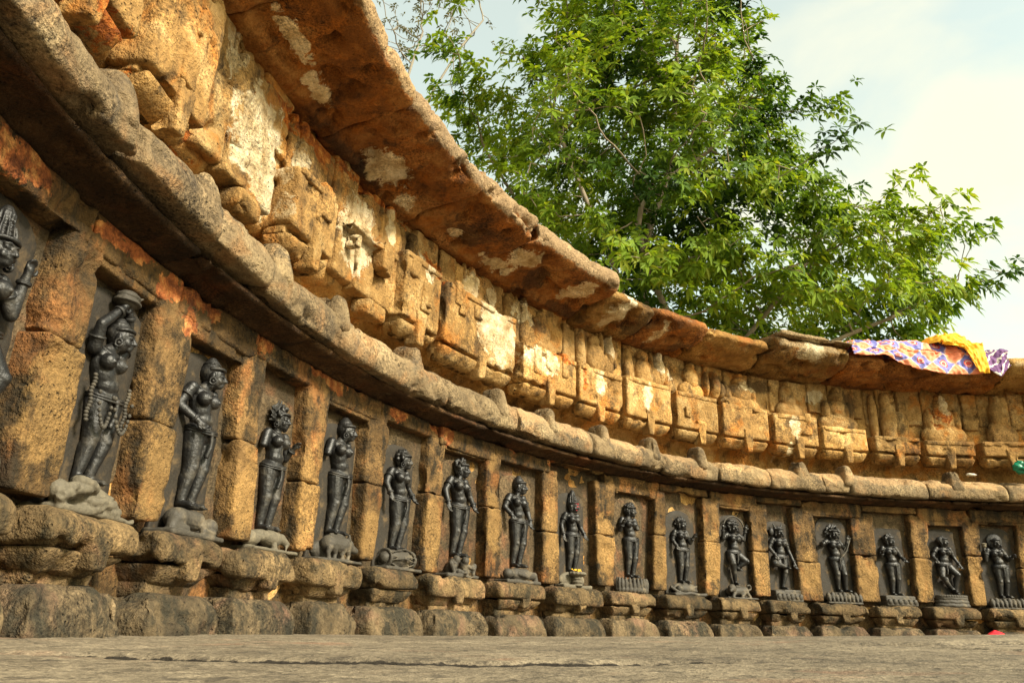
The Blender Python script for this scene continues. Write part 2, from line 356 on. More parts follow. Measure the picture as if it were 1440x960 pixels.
# ------------------------------------------------------------------ the curved wall
wall = thing('temple_wall', 'long curved sandstone enclosure wall with statue niches, rounded moulding and heavy cornice', 'wall')
for s, z, rs, rz, a in [(-.30, .90, .16, .045, 1), (-.20, .92, .07, .04, 1), (.11, .92, .10, .03, 1), (.20, .955, .11, .05, 1), (.36, .90, .06, .06, .8), (.53, .95, .12, .07, .95), (.50, .86, .05, .06, .7), (1.25, .95, .09, .03, .8),
                     (1.36, .935, .09, .045, 1), (1.83, .925, .09, .04, .9), (2.17, .95, .10, .05, 1), (2.23, .91, .05, .05, 1), (3.1, .93, .06, .03, .7), (.9, .93, .07, .05, .75), (4.4, .99, .5, .02, .8), (5.9, .985, 1.1, .03, .85), (7.1, .985, .7, .03, .85), (2.75, .96, .1, .03, .7)]: patch('low', 0, s, z, rs, rz, a)
for s, z, rs, rz, a in [(0.04, 0.49, 0.105, 0.18, 1.00), (0.46, 0.41, 0.075, 0.18, 1.00), (0.90, 0.41, 0.075, 0.16, 1.00), (1.26, 0.47, 0.075, 0.20, 0.95), (1.70, 0.39, 0.075, 0.11, 1.10), (2.13, 0.44, 0.075, 0.22, 1.05), (2.61, 0.57, 0.075, 0.25, 0.85), (3.10, 0.55, 0.075, 0.28, 0.90),
                        (3.57, 0.52, 0.105, 0.20, 1.10), (4.03, 0.49, 0.090, 0.22, 1.00), (4.50, 0.49, 0.090, 0.22, 1.00), (4.90, 0.45, 0.090, 0.20, 1.00), (5.31, 0.45, 0.120, 0.18, 0.90), (5.77, 0.44, 0.105, 0.20, 1.00), (6.20, 0.44, 0.090, 0.25, 0.90), (6.60, 0.44, 0.075, 0.25, 0.90), (7.00, 0.49, 0.090, 0.25, 0.90), (4.3, .93, .12, .05, .8), (4.75, .9, .06, .05, .8), (2.6, .85, .05, .08, .7)]: patch('low', 1, s, z, rs, rz, a)
for s, z, rs, rz, a in [(.62, 1.56, .17, .19, 1.25), (.70, 1.42, .10, .11, 1.2), (.42, 1.77, .05, .10, 1), (.88, 1.66, .05, .07, .8), (1.33, 1.58, .13, .19, 1.1), (1.58, 1.74, .04, .10, .9), (1.85, 1.66, .05, .1, .7), (2.48, 1.53, .17, .18, 1.15), (2.30, 1.75, .07, .10, 1), (2.52, 1.77, .05, .08, .9), (2.88, 1.48, .18, .08, 1.0),
                        (2.78, 1.76, .12, .07, .9), (3.45, 1.48, .06, .08, .95), (3.58, 1.77, .04, .09, 1.1), (3.90, 1.50, .05, .10, 1), (4.05, 1.76, .05, .08, 1), (4.15, 1.70, .08, .06, .8), (5.25, 1.47, .06, .09, 1), (5.2, 1.3, .03, .05, .9), (6.55, 1.74, .05, .10, .8), (4.85, 1.72, .1, .05, .7), (5.5, 1.74, .08, .06, .7)]: patch('frieze', 2, s, z, rs, rz, a)
for s, z, rs, rz, a in [(.9, 1.80, .35, .06, .75), (1.4, 1.84, .5, .04, .7), (.3, 1.30, .2, .06, .55), (-.2, 1.3, .2, .05, .6), (1.95, 1.7, .12, .1, .6), (3.0, 1.55, .2, .05, .6), (6.5, 1.62, .12, .12, .45), (3.3, 1.45, .03, .1, .7)]: patch('frieze', 0, s, z, rs, rz, a)
for s, z, rs, rz, a in [(2.0, 1.6, .05, .14, .6), (1.75, 1.78, .05, .1, .5), (2.9, 1.72, .1, .05, .5), (4.6, 1.72, .12, .08, .6), (5.0, 1.76, .12, .05, .6), (5.8, 1.7, .08, .12, .5), (5.25, 1.5, .08, .06, .4)]: patch('frieze', 3, s, z, rs, rz, a * 1.2)
for s, d, rs, rd, a in [(.52, .17, .14, .04, 1), (.80, .13, .10, .04, .9), (.2, .1, .1, .05, .8), (1.36, .15, .17, .09, 1.05), (1.62, .10, .09, .05, .8), (2.0, .14, .08, .04, .8), (2.46, .28, .12, .10, 1.05), (2.40, .13, .16, .05, .9), (3.02, .27, .10, .14, 1.1), (3.42, .26, .10, .14, 1.0), (3.85, .24, .05, .14, .9), (5.2, .4, .15, .06, .7)]: patch('cornice', 2, s, d, rs, rd, a)
for s, d, rs, rd, a in [(2.05, .2, .2, .1, .7), (2.7, .18, .12, .12, .7), (3.1, .08, .3, .05, .6), (1.15, .05, .3, .04, .6), (3.65, .25, .1, .15, .6), (4.1, .2, .12, .1, .6)]: patch('cornice', 3, s, d, rs, rd, a)

S_LO, S_HI = -1.7, 8.2
# backing of the niches and the solid wall behind
v, f = loft([(-.30, -.05), (-.068, -.05), (-.068, 1.0), (-.068, 1.02), (-.03, 1.03), (-.13, 1.19), (-.13, 1.29), (.0, 1.335), (.0, 1.5), (.005, 1.86), (-.05, 1.95), (-.6, 1.95), (-.6, -.05)], S_LO, S_HI, .035, .006, 0)
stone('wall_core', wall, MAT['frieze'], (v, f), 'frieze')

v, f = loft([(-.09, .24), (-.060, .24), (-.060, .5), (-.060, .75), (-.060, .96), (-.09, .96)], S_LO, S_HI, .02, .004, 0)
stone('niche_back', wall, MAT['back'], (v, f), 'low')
PIL = [(-.044, -.027, .110, .092), (.41, .353, .517, .517), (.855, .799, .962, .93), (1.234, 1.197, 1.333, 1.337), (1.648, 1.629, 1.729, 1.787), (2.08, 2.095, 2.184, 2.224), (2.559, 2.557, 2.684, 2.673), (3.034, 3.039, 3.171, 3.159), (3.501, 3.491, 3.636, 3.666), (3.974, 4.022, 4.087, 4.110), (4.417, 4.445, 4.542, 4.582), (4.851, 4.846, 4.974, 4.998), (5.216, 5.218, 5.40, 5.401), (5.689, 5.712, 5.855, 5.889), (6.141, 6.172, 6.259, 6.317), (6.542, 6.577, 6.642, 6.705), (6.90, 6.975, 7.01, 7.09)]
PIL = [(-.98, -.98, -.87, -.87), (-.52, -.51, -.40, -.41)] + PIL + [(7.33, 7.37, 7.46, 7.49), (7.77, 7.80, 7.9, 7.92)]
NTOP = [.86, .86, .84, .825, .875, .845, .885, .85, .88, .95, .855, .905, .845, .915, .85, .905, .83, .845, .85, .85]
def lerp(a, b, t): return a + (b - a) * t
rng = random.Random(3)
for k, (l0, l1, r0, r1) in enumerate(PIL):
    zj = .57 + rng.uniform(-.05, .05) if k not in (7, 8) else .62
    def edges(z): t = (z - .27) / .6; return lerp(l0, l1, t), lerp(r0, r1, t)
    def shear(za, zb, grow):
        def w(p, u):
            l, r = edges(p[:, 2]); t = (u[:, 0] + 1) / 2; p = p.copy(); p[:, 0] = (l - grow) * (1 - t) + (r + grow) * t; return p
        return w
    g = .003 * rng.random()
    res = .012 if k < 9 else .016
    near = 1.0
    pieces = [stone_shape((l0, r0), (-.10, .006 + rng.uniform(0, .010)), (.268 + rng.uniform(0, .02), zj - .0015), .010, .0055, res, shear(0, 0, g), near),
              stone_shape((l0, r0), (-.10, .000 + rng.uniform(-.006, .008)), (zj + .0015, .90), .010, .0055, res, shear(0, 0, 0.0 if k % 3 else .004), near)]
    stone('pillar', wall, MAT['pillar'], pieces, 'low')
# lintel stones above the niches
for k in range(len(PIL) - 1):
    a = (PIL[k][1] + PIL[k][3]) / 2; b = (PIL[k + 1][1] + PIL[k + 1][3]) / 2; zt = NTOP[k]
    nl, nr = PIL[k][3], PIL[k + 1][1]
    pcs = [stone_shape((a + .002, b - .002), (-.10, .004 + rng.uniform(-.004, .006)), (max(zt, .86), .955), .012, .005, .014)]
    if zt < .86: pcs.append(stone_shape((nl - .01, nr + .01), (-.098, -.003), (zt, .875), .008, .004, .014))
    if k == 10:      # arched niche: two rounded corner fillers
        pcs.append(stone_shape((nl - .02, nl + .045), (-.098, .004), (.84, .93), .02, .003, .012)); pcs.append(stone_shape((nr - .045, nr + .02), (-.098, .004), (.84, .93), .02, .003, .012))
    stone('lintel', wall, MAT['pillar'], pcs, 'low')

PED = [-.95, -.49, -.06, .363, .752, 1.16, 1.57, 1.99, 2.507, 2.994, 3.481, 3.938, 4.406, 4.827, 5.24, 5.71, 6.122, 6.557, 6.99, 7.42, 7.86]
for k in range(len(PED) - 1):
    a, b = PED[k] + (.10 if k < 9 else .075), PED[k + 1] - .002; near = .013 if k < 9 else .018; j = rng.uniform(-.008, .008)
    # two-tier pedestal: lower chamfered tier, rim gap, bulged upper tier, hanging stone tongue
    def low_w(p, u): p = p.copy(); t = np.clip((1 - u[:, 2]) / 2, 0, 1); fr = u[:, 1] > 0; p[:, 1] -= np.where(fr, .035 * t ** 1.3, 0); p[:, 0] -= u[:, 0] * .034 * t; return p
    def up_w(p, u):
        p = p.copy(); t = np.clip((u[:, 2] + .2) / 1.2, 0, 1); p[:, 1] -= np.where(u[:, 1] > 0, .030 * t ** 2.5, 0); p[:, 0] -= u[:, 0] * .012 * t ** 3; return p
    smooth = k in (4, 5, 7, 9)
    lo = stone_shape((a + .014, b - .016), (-.12, .056 + j), (.125, .178), .012, .004, near, low_w)
    up = stone_shape((a, b), (-.12, .078 + j), (.181 if not smooth else .165, .262), .020, .006, near, up_w, 1.5)
    nk = stone_shape((a + .045, b - .050), (-.12, .012), (.09, .14), .012, .004, near)
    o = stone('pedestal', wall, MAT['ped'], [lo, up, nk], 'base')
    c = (a + b) / 2 + rng.uniform(-.01, .03)
    def tng(p, u): p = p.copy(); p[:, 0] -= u[:, 0] * .009 * (1 - u[:, 2]); return p
    if k != 6:
        stone('pendant', o, MAT['ped'], stone_shape((c - .042, c + .042), (.03, .079 + j), (.138, .215), .012, .003, .01, tng), 'base')
    BE = [-.95, -.49, -.07, .341, .755, 1.183, 1.559, 2.017, 2.517, 2.997, 3.477, 3.941, 4.393, 4.823, 5.233, 5.689, 6.115, 6.544, 6.98, 7.42, 7.86]
    a, b = BE[k] + (.085 if k < 9 else .06), BE[k + 1] + .002
    def bas(p, u):
        p = p.copy(); t = np.clip((u[:, 2] + .1) / 1.1, 0, 1); p[:, 1] -= np.where(u[:, 1] > 0, .034 * t ** 1.6, 0); p[:, 0] -= u[:, 0] * .036 * t ** 1.6; return p
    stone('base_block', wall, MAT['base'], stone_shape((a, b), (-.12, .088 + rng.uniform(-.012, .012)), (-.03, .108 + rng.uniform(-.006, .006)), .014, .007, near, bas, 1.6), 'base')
# recess behind the plinth
stone('plinth_core', wall, MAT['pillar'], loft([(-.29, -.04), (-.07, -.04), (-.07, .255), (-.08, .262), (-.29, .262)], S_LO, S_HI, .04, .004, 0), 'base')

# added soffit course with painted-in underside shade, then the rounded moulding in long stones
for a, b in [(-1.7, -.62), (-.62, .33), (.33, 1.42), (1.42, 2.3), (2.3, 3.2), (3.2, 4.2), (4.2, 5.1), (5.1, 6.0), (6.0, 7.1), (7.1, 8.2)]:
    stone('soffit_shade_course', wall, MAT['soffit'], loft([(-.10, .952), (-.01, .955), (.02, .968), (.06, .972), (.118, .968), (.126, .980), (.10, 1.0), (-.10, 1.0)], a + .002, b - .002, .018, .005, .02, 1.2), 'soffit')

TOR = [(-.10, 1.008), (.02, 1.004), (.10, .998), (.150, .995), (.166, .996), (.176, 1.03), (.176, 1.075), (.155, 1.125), (.11, 1.16), (.04, 1.18), (-.10, 1.18)]
cuts = [-1.7, -.95, -.1, .62, 1.12, 1.98, 2.62, 3.3, 3.96, 4.46, 4.92, 5.40, 5.62, 6.25, 6.86, 7.5, 8.2]
for k in range(len(cuts) - 1):
    dd, dz = rng.uniform(-.018, .008), rng.uniform(-.008, .006)
    prof = [(d + (dd if d > 0 else 0), z + dz - (.016 if cuts[k] > 3 and z > 1.1 else 0)) for d, z in TOR]
    def sag(v): v = v.copy(); v[:, 2] = .978 + (v[:, 2] - .978) * np.interp(v[:, 0], [-.6, .1, .5, 9], [.74, .84, .95, .95]) + .008 * np.sin(v[:, 0] * 2.3 + 1); return v
    mo = stone('moulding', wall, MAT['torus'], loft(prof, cuts[k] + .002, cuts[k + 1] - .002, .013 if k < 6 else .018, .0115, .10, 1.6, sag), 'torus')
    for s, w in [(s_, w_ * 1.25) for s_, w_ in [(-.62, .05), (-.189, .045), (.246, .05), (.70, .05), (1.12, .045), (1.72, .04), (2.466, .042), (2.921, .04), (3.415, .038), (3.88, .04), (4.318, .04), (5.222, .055), (5.621, .045), (6.486, .05), (7.4, .05)]]:
        if cuts[k] <= s < cuts[k + 1]:
            def cone(p, u): p = p.copy(); t = (u[:, 2] + 1) / 2; p[:, 2] = .978 + (p[:, 2] - .978) * np.interp(s, [-.6, .1, .5, 9], [.76, .84, .93, .97]); p[:, 0] -= u[:, 0] * w * .62 * t ** 1.3; p[:, 1] -= np.where(u[:, 1] > 0, .034 * t ** 1.8, 0); return p
            stone('knob', mo, MAT['torus'], stone_shape((s - w, s + w), (.02, .182), (1.05, 1.22), .035, .004, .011, cone), 'torus')

# frieze: two-tier blocks with hanging tongues, each carrying worn relief
BRK = [(-.95, -.56), (-.50, -.10), (-.055, .262), (.30, .70), (.79, 1.103), (1.20, 1.62), (1.64, 1.97), (2.005, 2.66), (2.70, 3.22), (3.245, 3.67), (3.695, 4.135), (4.155, 4.56), (4.585, 5.02), (5.045, 5.455), (5.475, 5.875), (5.91, 6.305), (6.325, 6.74), (6.765, 7.18), (7.2, 7.62)]
TOP = [1.74, 1.74, 1.75, 1.52, 1.58, 1.6, 1.66, 1.66, 1.56, 1.57, 1.60, 1.585, 1.57, 1.555, 1.50, 1.46, 1.45, 1.45, 1.46]
def relief_lump(s, z0, h, w, kind):
    """worn carved figure sitting on its block"""
    P = []
    def e(cs, cz, rs, rz, rd, d0=.02):
        v, f = unit_grid((9, 6, 9)); v = v / (np.linalg.norm(v, axis=1, keepdims=True)) ; n = v.copy()
        q = v * np.array([rs, rd * (1.25 if s > 3 else .75), rz]) + np.array([s + cs, d0 + (.012 if s > 3 else .004), z0 + cz]); q = rough_disp(q, n, .005, .8); P.append((q, f))
    if kind == 0:      # seated figure: folded legs, trunk, head, cap
        e(0, .22 * h, .50 * w, .24 * h, .05); e(0, .50 * h, .30 * w, .28 * h, .055); e(0, .80 * h, .17 * w, .13 * h, .055); e(0, .94 * h, .09 * w, .10 * h, .04)
        e(-.30 * w, .48 * h, .10 * w, .26 * h, .04); e(.30 * w, .48 * h, .10 * w, .26 * h, .04)
    elif kind == 1:    # weathered finial slab with side shoulders
        e(0, .40 * h, .22 * w, .45 * h, .05); e(-.05 * w, .82 * h, .13 * w, .20 * h, .045); e(.27 * w, .34 * h, .20 * w, .32 * h, .04); e(-.38 * w, .5 * h, .10 * w, .5 * h, .03)
    else:              # stepped pilaster
        e(0, .25 * h, .34 * w, .30 * h, .04); e(0, .62 * h, .20 * w, .34 * h, .045); e(0, .92 * h, .10 * w, .14 * h, .035)
    return P
for k, (a, b) in enumerate(BRK):
    a += .012; b -= .012; j = rng.uniform(-.008, .012); zt = TOP[k]; res = .013 if k < 10 else .017
    def low2(p, u): p = p.copy(); t = np.clip((1 - u[:, 2]) / 2, 0, 1); p[:, 1] -= np.where(u[:, 1] > 0, .05 * t ** 1.5, 0); p[:, 0] -= u[:, 0] * .02 * t; return p
    rust_side = stone_shape((a + .006, b - .006), (-.03, .092 + j), (1.262, 1.322), .018, .004, res, low2)
    up = stone_shape((a, b), (-.03, .098 + j), (1.334, zt), .014, .005, res, None, 1.4)
    st = stone_shape((a + .01, b - .01), (-.03, .058 + j), (1.315, 1.345), .004, .001, res)
    pcs = [rust_side, st, up]
    if k in (3, 5):   # broken block: bitten lower corner
        pcs = [stone_shape((a + .14, b + .05), (-.03, .052), (1.34, 1.80), .012, .008, res, None, 1.5), stone_shape((a, a + .15), (-.03, .035), (1.36, 1.78), .02, .008, res, None, 2.0), stone_shape((a + .22, b - .02), (-.03, .07), (1.262, 1.335), .02, .008, res, None, 2.5)]
    for q in range(3 if k < 9 and k != 3 else 1 if k in (11, 13) else 0):      # worn raised strips and ledges of the old carving
        u0 = a + (b - a) * rng.uniform(.05, .75); w_ = rng.uniform(.035, .09); z_ = rng.uniform(1.36, zt - .10)
        pcs.append(stone_shape((u0, min(b, u0 + w_)), (.04, .112 + j + rng.uniform(-.006, .008)), (z_, min(zt + .02, z_ + rng.uniform(.06, .22))), .010, .006, .012, None, 2.2))
    if k != 3: pcs.append(stone_shape((a + .01, b - .01), (-.02, .106 + j), (zt - .035, zt - .004), .008, .006, .013, None, 2.4))
    o = stone('frieze_block', wall, MAT['frieze'], pcs, 'frieze')
    c = (a + b) / 2 + rng.uniform(-.02, .03)
    if k not in (3, 5):
        def tng2(p, u): p = p.copy(); p[:, 0] -= u[:, 0] * .012 * (1 - u[:, 2]); return p
        stone('pendant', o, MAT['frieze'], stone_shape((c - .045, c + .045), (.03, .108 + j), (1.235, 1.40), .012, .003, .011, tng2), 'frieze')
    kind = 0 if k in (2, 14, 16, 12, 18) else 1 if k in (4, 9, 15, 10, 6) else 2
    h = 1.86 - zt
    stone('relief_figure', wall, MAT['frieze'], relief_lump((a + b) / 2, zt - .04, h * .98, (b - a) * .9, kind), 'frieze')
for s_, z_, h_ in [(3.58, 1.62, .24), (4.06, 1.60, .24), (2.32, 1.62, .25), (2.80, 1.58, .28), (1.60, 1.62, .24), (4.58, 1.60, .2), (.90, 1.58, .25)]:
    stone('finial', wall, MAT['frieze'], relief_lump(s_, z_, h_, .19, 1), 'frieze')
# small dressed stones and pilaster strips behind the reliefs
pans = []
s = -1.2
while s < 7.6:
    w = rng.uniform(.10, .24); pans.append((s, s + w - .008, rng.uniform(1.55, 1.62), rng.uniform(1.80, 1.87), rng.uniform(.012, .040))); s += w
for a, b, z0, z1, d in pans:
    stone('frieze_panel', wall, MAT['frieze'], stone_shape((a, b), (-.03, d), (z0, z1 + .02), .010, .006, .016, None, 1.8), 'frieze')

# cornice blocks
CORN = [(-1.7, -.70, 'cornice', 0, 0), (-.69, .36, 'cornice', .01, .01), (.37, 1.03, 'cornice', .005, 0), (1.035, 1.755, 'cornice', -.01, 0), (1.76, 2.345, 'cornice', .0, .012), (2.35, 3.225, 'cornice', .0, .0), (3.24, 3.70, 'cornice_pale', -.055, -.045), (3.705, 4.22, 'cornice', -.045, -.05), (4.235, 4.85, 'cornice_pale', -.075, -.045), (4.86, 5.555, 'cornice_pale', -.02, -.035), (5.575, 6.91, 'cornice', -.045, -.05), (6.92, 7.6, 'cornice_pale', -.02, -.02), (7.61, 8.2, 'cornice', 0, 0)]
for k, (a, b, mt, dd, dz) in enumerate(CORN):
    tp = .17 if k >= 5 else .11; dd += rng.uniform(-.022, .006) if k > 0 else 0; dz += rng.uniform(-.014, .004)
    prof = [(-.25, 1.86), (.0, 1.862), (.075, 1.862), (.085, 1.885), (.20, 1.905), (.36 + dd, 1.925 + dz * .4), (.425 + dd, 1.935 + dz * .4), (.452 + dd, 1.965 + dz * .6), (.455 + dd, 2.015 + dz), (.43 + dd, 2.055 + dz), (.30 + dd, 2.085 + dz), (0, 2.09 + dz), (-.25, 2.07 + dz)]
    if k >= 6:        # rounder, lower-hanging blocks of the far stretch
        prof = [(-.25, 1.835), (.0, 1.84), (.06, 1.838), (.16, 1.845), (.28 + dd, 1.862), (.385 + dd, 1.885), (.44 + dd, 1.93), (.455 + dd, 1.985 + dz), (.425 + dd, 2.045 + dz), (.30 + dd, 2.075 + dz), (0, 2.08 + dz), (-.25, 2.06 + dz)]
    pcs = [loft(prof, a, b, .016 if k < 6 else .02, .0115, tp, 3.2)]
    if k == 9:        # thin capping slab
        pcs.append(stone_shape((a + .02, b + .01), (-.1, .455), (2.015, 2.048), .014, .005, .02, None, 1.4))
    stone('cornice_block', wall, MAT[mt], pcs, 'cornice')
# ------------------------------------------------------------------ statues
def lathe_caps(p0, p1, r0, r1, n=14, k=4):
    p0, p1 = np.array(p0, float), np.array(p1, float); ax = p1 - p0; L = np.linalg.norm(ax)
    ax = ax / L if L > 1e-6 else np.array([0, 0, 1.]); ref = np.array([0, 0, 1.]) if abs(ax[2]) < .9 else np.array([1., 0, 0])
    u = np.cross(ax, ref); u /= np.linalg.norm(u); w = np.cross(ax, u)
    rings = []
    for a in np.linspace(-math.pi / 2, 0, k + 1)[1:]: rings.append((p0 + ax * r0 * math.sin(a), r0 * math.cos(a)))
    for a in np.linspace(0, math.pi / 2, k + 1)[:-1]: rings.append((p1 + ax * r1 * math.sin(a), r1 * math.cos(a)))
    ph = np.linspace(0, 2 * math.pi, n, endpoint=False); v = [p0 - ax * r0]
    for c, r in rings: v += [c + r * (math.cos(q) * u + math.sin(q) * w) for q in ph]
    v.append(p1 + ax * r1); f = [[0, 1 + (j + 1) % n, 1 + j] for j in range(n)]
    for i in range(len(rings) - 1):
        for j in range(n): f.append([1 + i * n + j, 1 + i * n + (j + 1) % n, 1 + (i + 1) * n + (j + 1) % n, 1 + (i + 1) * n + j])
    e = len(v) - 1; b = 1 + (len(rings) - 1) * n; f += [[e, b + j, b + (j + 1) % n] for j in range(n)]
    return np.array(v), f
def ball(c, r, n=14, m=10, yaw=0.0, roll=0.0):
    r = (r, r, r) if np.isscalar(r) else r
    v = [(0, 0, -1)]
    for i in range(1, m):
        a = -math.pi / 2 + math.pi * i / m
        for j in range(n): b = 2 * math.pi * j / n; v.append((math.cos(a) * math.cos(b), math.cos(a) * math.sin(b), math.sin(a)))
    v.append((0, 0, 1)); f = [[0, 1 + (j + 1) % n, 1 + j] for j in range(n)]
    for i in range(m - 2):
        for j in range(n): f.append([1 + i * n + j, 1 + i * n + (j + 1) % n, 1 + (i + 1) * n + (j + 1) % n, 1 + (i + 1) * n + j])
    e = len(v) - 1; b = 1 + (m - 2) * n; f += [[e, b + j, b + (j + 1) % n] for j in range(n)]
    v = np.array(v) * np.array(r)
    if roll: c_, s_ = math.cos(roll), math.sin(roll); v = v @ np.array([[c_, 0, -s_], [0, 1, 0], [s_, 0, c_]])
    if yaw: c_, s_ = math.cos(yaw), math.sin(yaw); v = v @ np.array([[c_, s_, 0], [-s_, c_, 0], [0, 0, 1]])
    return v + np.array(c), f
def tube(pts, r, n=8, closed=False):
    """tube along a path; r a number or one per point"""
    p = np.array(pts, float); k = len(p); rr = np.full(k, r) if np.isscalar(r) else np.array(r)
    t = (np.roll(p, -1, 0) - np.roll(p, 1, 0)) if closed else np.gradient(p, axis=0); t /= np.linalg.norm(t, axis=1, keepdims=True) + 1e-9
    v, f = [], []
    for i in range(k):
        ref = np.array([0, 0, 1.]) if abs(t[i][2]) < .95 else np.array([0, 1., 0]); u = np.cross(t[i], ref); u /= np.linalg.norm(u); w = np.cross(t[i], u)
        for j in range(n): a = 2 * math.pi * j / n; v.append(p[i] + rr[i] * (math.cos(a) * u + math.sin(a) * w))
    for i in range(k if closed else k - 1):
        for j in range(n): a, b = i * n, ((i + 1) % k) * n; f.append([a + j, a + (j + 1) % n, b + (j + 1) % n, b + j])
    if not closed: f += [list(range(n))[::-1], [(k - 1) * n + j for j in range(n)]]
    return np.array(v), f
def smoothpath(pts, n=40):
    p = np.array(pts, float); t = np.linspace(0, len(p) - 1, n); out_ = []
    for x in t:
        i = min(int(x), len(p) - 2); u = x - i; P0, P1, P2, P3 = p[max(i - 1, 0)], p[i], p[i + 1], p[min(i + 2, len(p) - 1)]
        out_.append(.5 * (2 * P1 + (P2 - P0) * u + (2 * P0 - 5 * P1 + 4 * P2 - P3) * u * u + (3 * P1 - P0 - 3 * P2 + P3) * u ** 3))
    return np.array(out_)
DG = bpy.context.evaluated_depsgraph_get
def fuse(name, prims, mat, parent, m, voxel=.0032, smooth=3, noise=.0016):
    """closed pieces in metres (figure frame) grown into ONE continuous surface"""
    v, f = merge(prims)
    me = bpy.data.meshes.new('t'); me.from_pydata(v.tolist(), [], [list(map(int, q)) for q in f]); o = bpy.data.objects.new('t', me); COL.objects.link(o)
    md = o.modifiers.new('r', 'REMESH'); md.mode = 'VOXEL'; md.voxel_size = voxel
    if smooth: s_ = o.modifiers.new('s', 'SMOOTH'); s_.factor = .5; s_.iterations = smooth
    dg = DG(); dg.update(); e = o.evaluated_get(dg); r = bpy.data.meshes.new_from_object(e)
    n = len(r.vertices); v = np.empty(n * 3); r.vertices.foreach_get('co', v); v = v.reshape(-1, 3); nr = np.empty(n * 3); r.vertices.foreach_get('normal', nr); nr = nr.reshape(-1, 3)
    f = [list(p.vertices) for p in r.polygons]
    bpy.data.objects.remove(o); bpy.data.meshes.remove(r); bpy.data.meshes.remove(me)
    SEED[0] += 3.1; v = v + nr * ((fbm(v * 38 + SEED[0], 3) - .5) * 2 * noise)[:, None]
    A = np.array(m); return link(name, v @ A[:3, :3].T + A[:3, 3], f, mat, parent, fixn=False)
def solid(name, prims, mat, parent, m):
    v, f = merge(prims if isinstance(prims, list) else [prims]); A = np.array(m)
    return link(name, v @ A[:3, :3].T + A[:3, 3], f, mat, parent)

def limb(out_, pts, rs):
    for k in range(len(pts) - 1): out_.append(lathe_caps(pts[k], pts[k + 1], rs[k], rs[k + 1]))
def hand(out_, w, e, k=1.0):
    """palm, four unequal bent fingers and a thumb, continuing the forearm direction e->w"""
    w, e = np.array(w, float), np.array(e, float); d = (w - e) / (np.linalg.norm(w - e) + 1e-9)
    side = np.cross(d, np.array([0, -1., 0])); side /= np.linalg.norm(side) + 1e-9; fwd = np.cross(side, d)
    p = w + d * .022 * k; out_.append(lathe_caps(w, w + d * .038 * k, .017 * k, .021 * k))
    for i, L in enumerate((.036, .044, .042, .032)):
        b = w + d * .045 * k + side * (i - 1.5) * .0125 * k; m_ = b + d * L * .6 * k; t_ = m_ + (d * .55 + fwd * .6) * L * .6 * k
        out_.append(lathe_caps(b, m_, .0078 * k, .0072 * k)); out_.append(lathe_caps(m_, t_, .0072 * k, .006 * k))
    b = w + d * .018 * k + side * .018 * k; m_ = b + (d * .5 + side * .8 + fwd * .3) * .026 * k; out_.append(lathe_caps(b, m_, .009 * k, .008 * k)); out_.append(lathe_caps(m_, m_ + d * .018 * k, .008 * k, .006 * k))

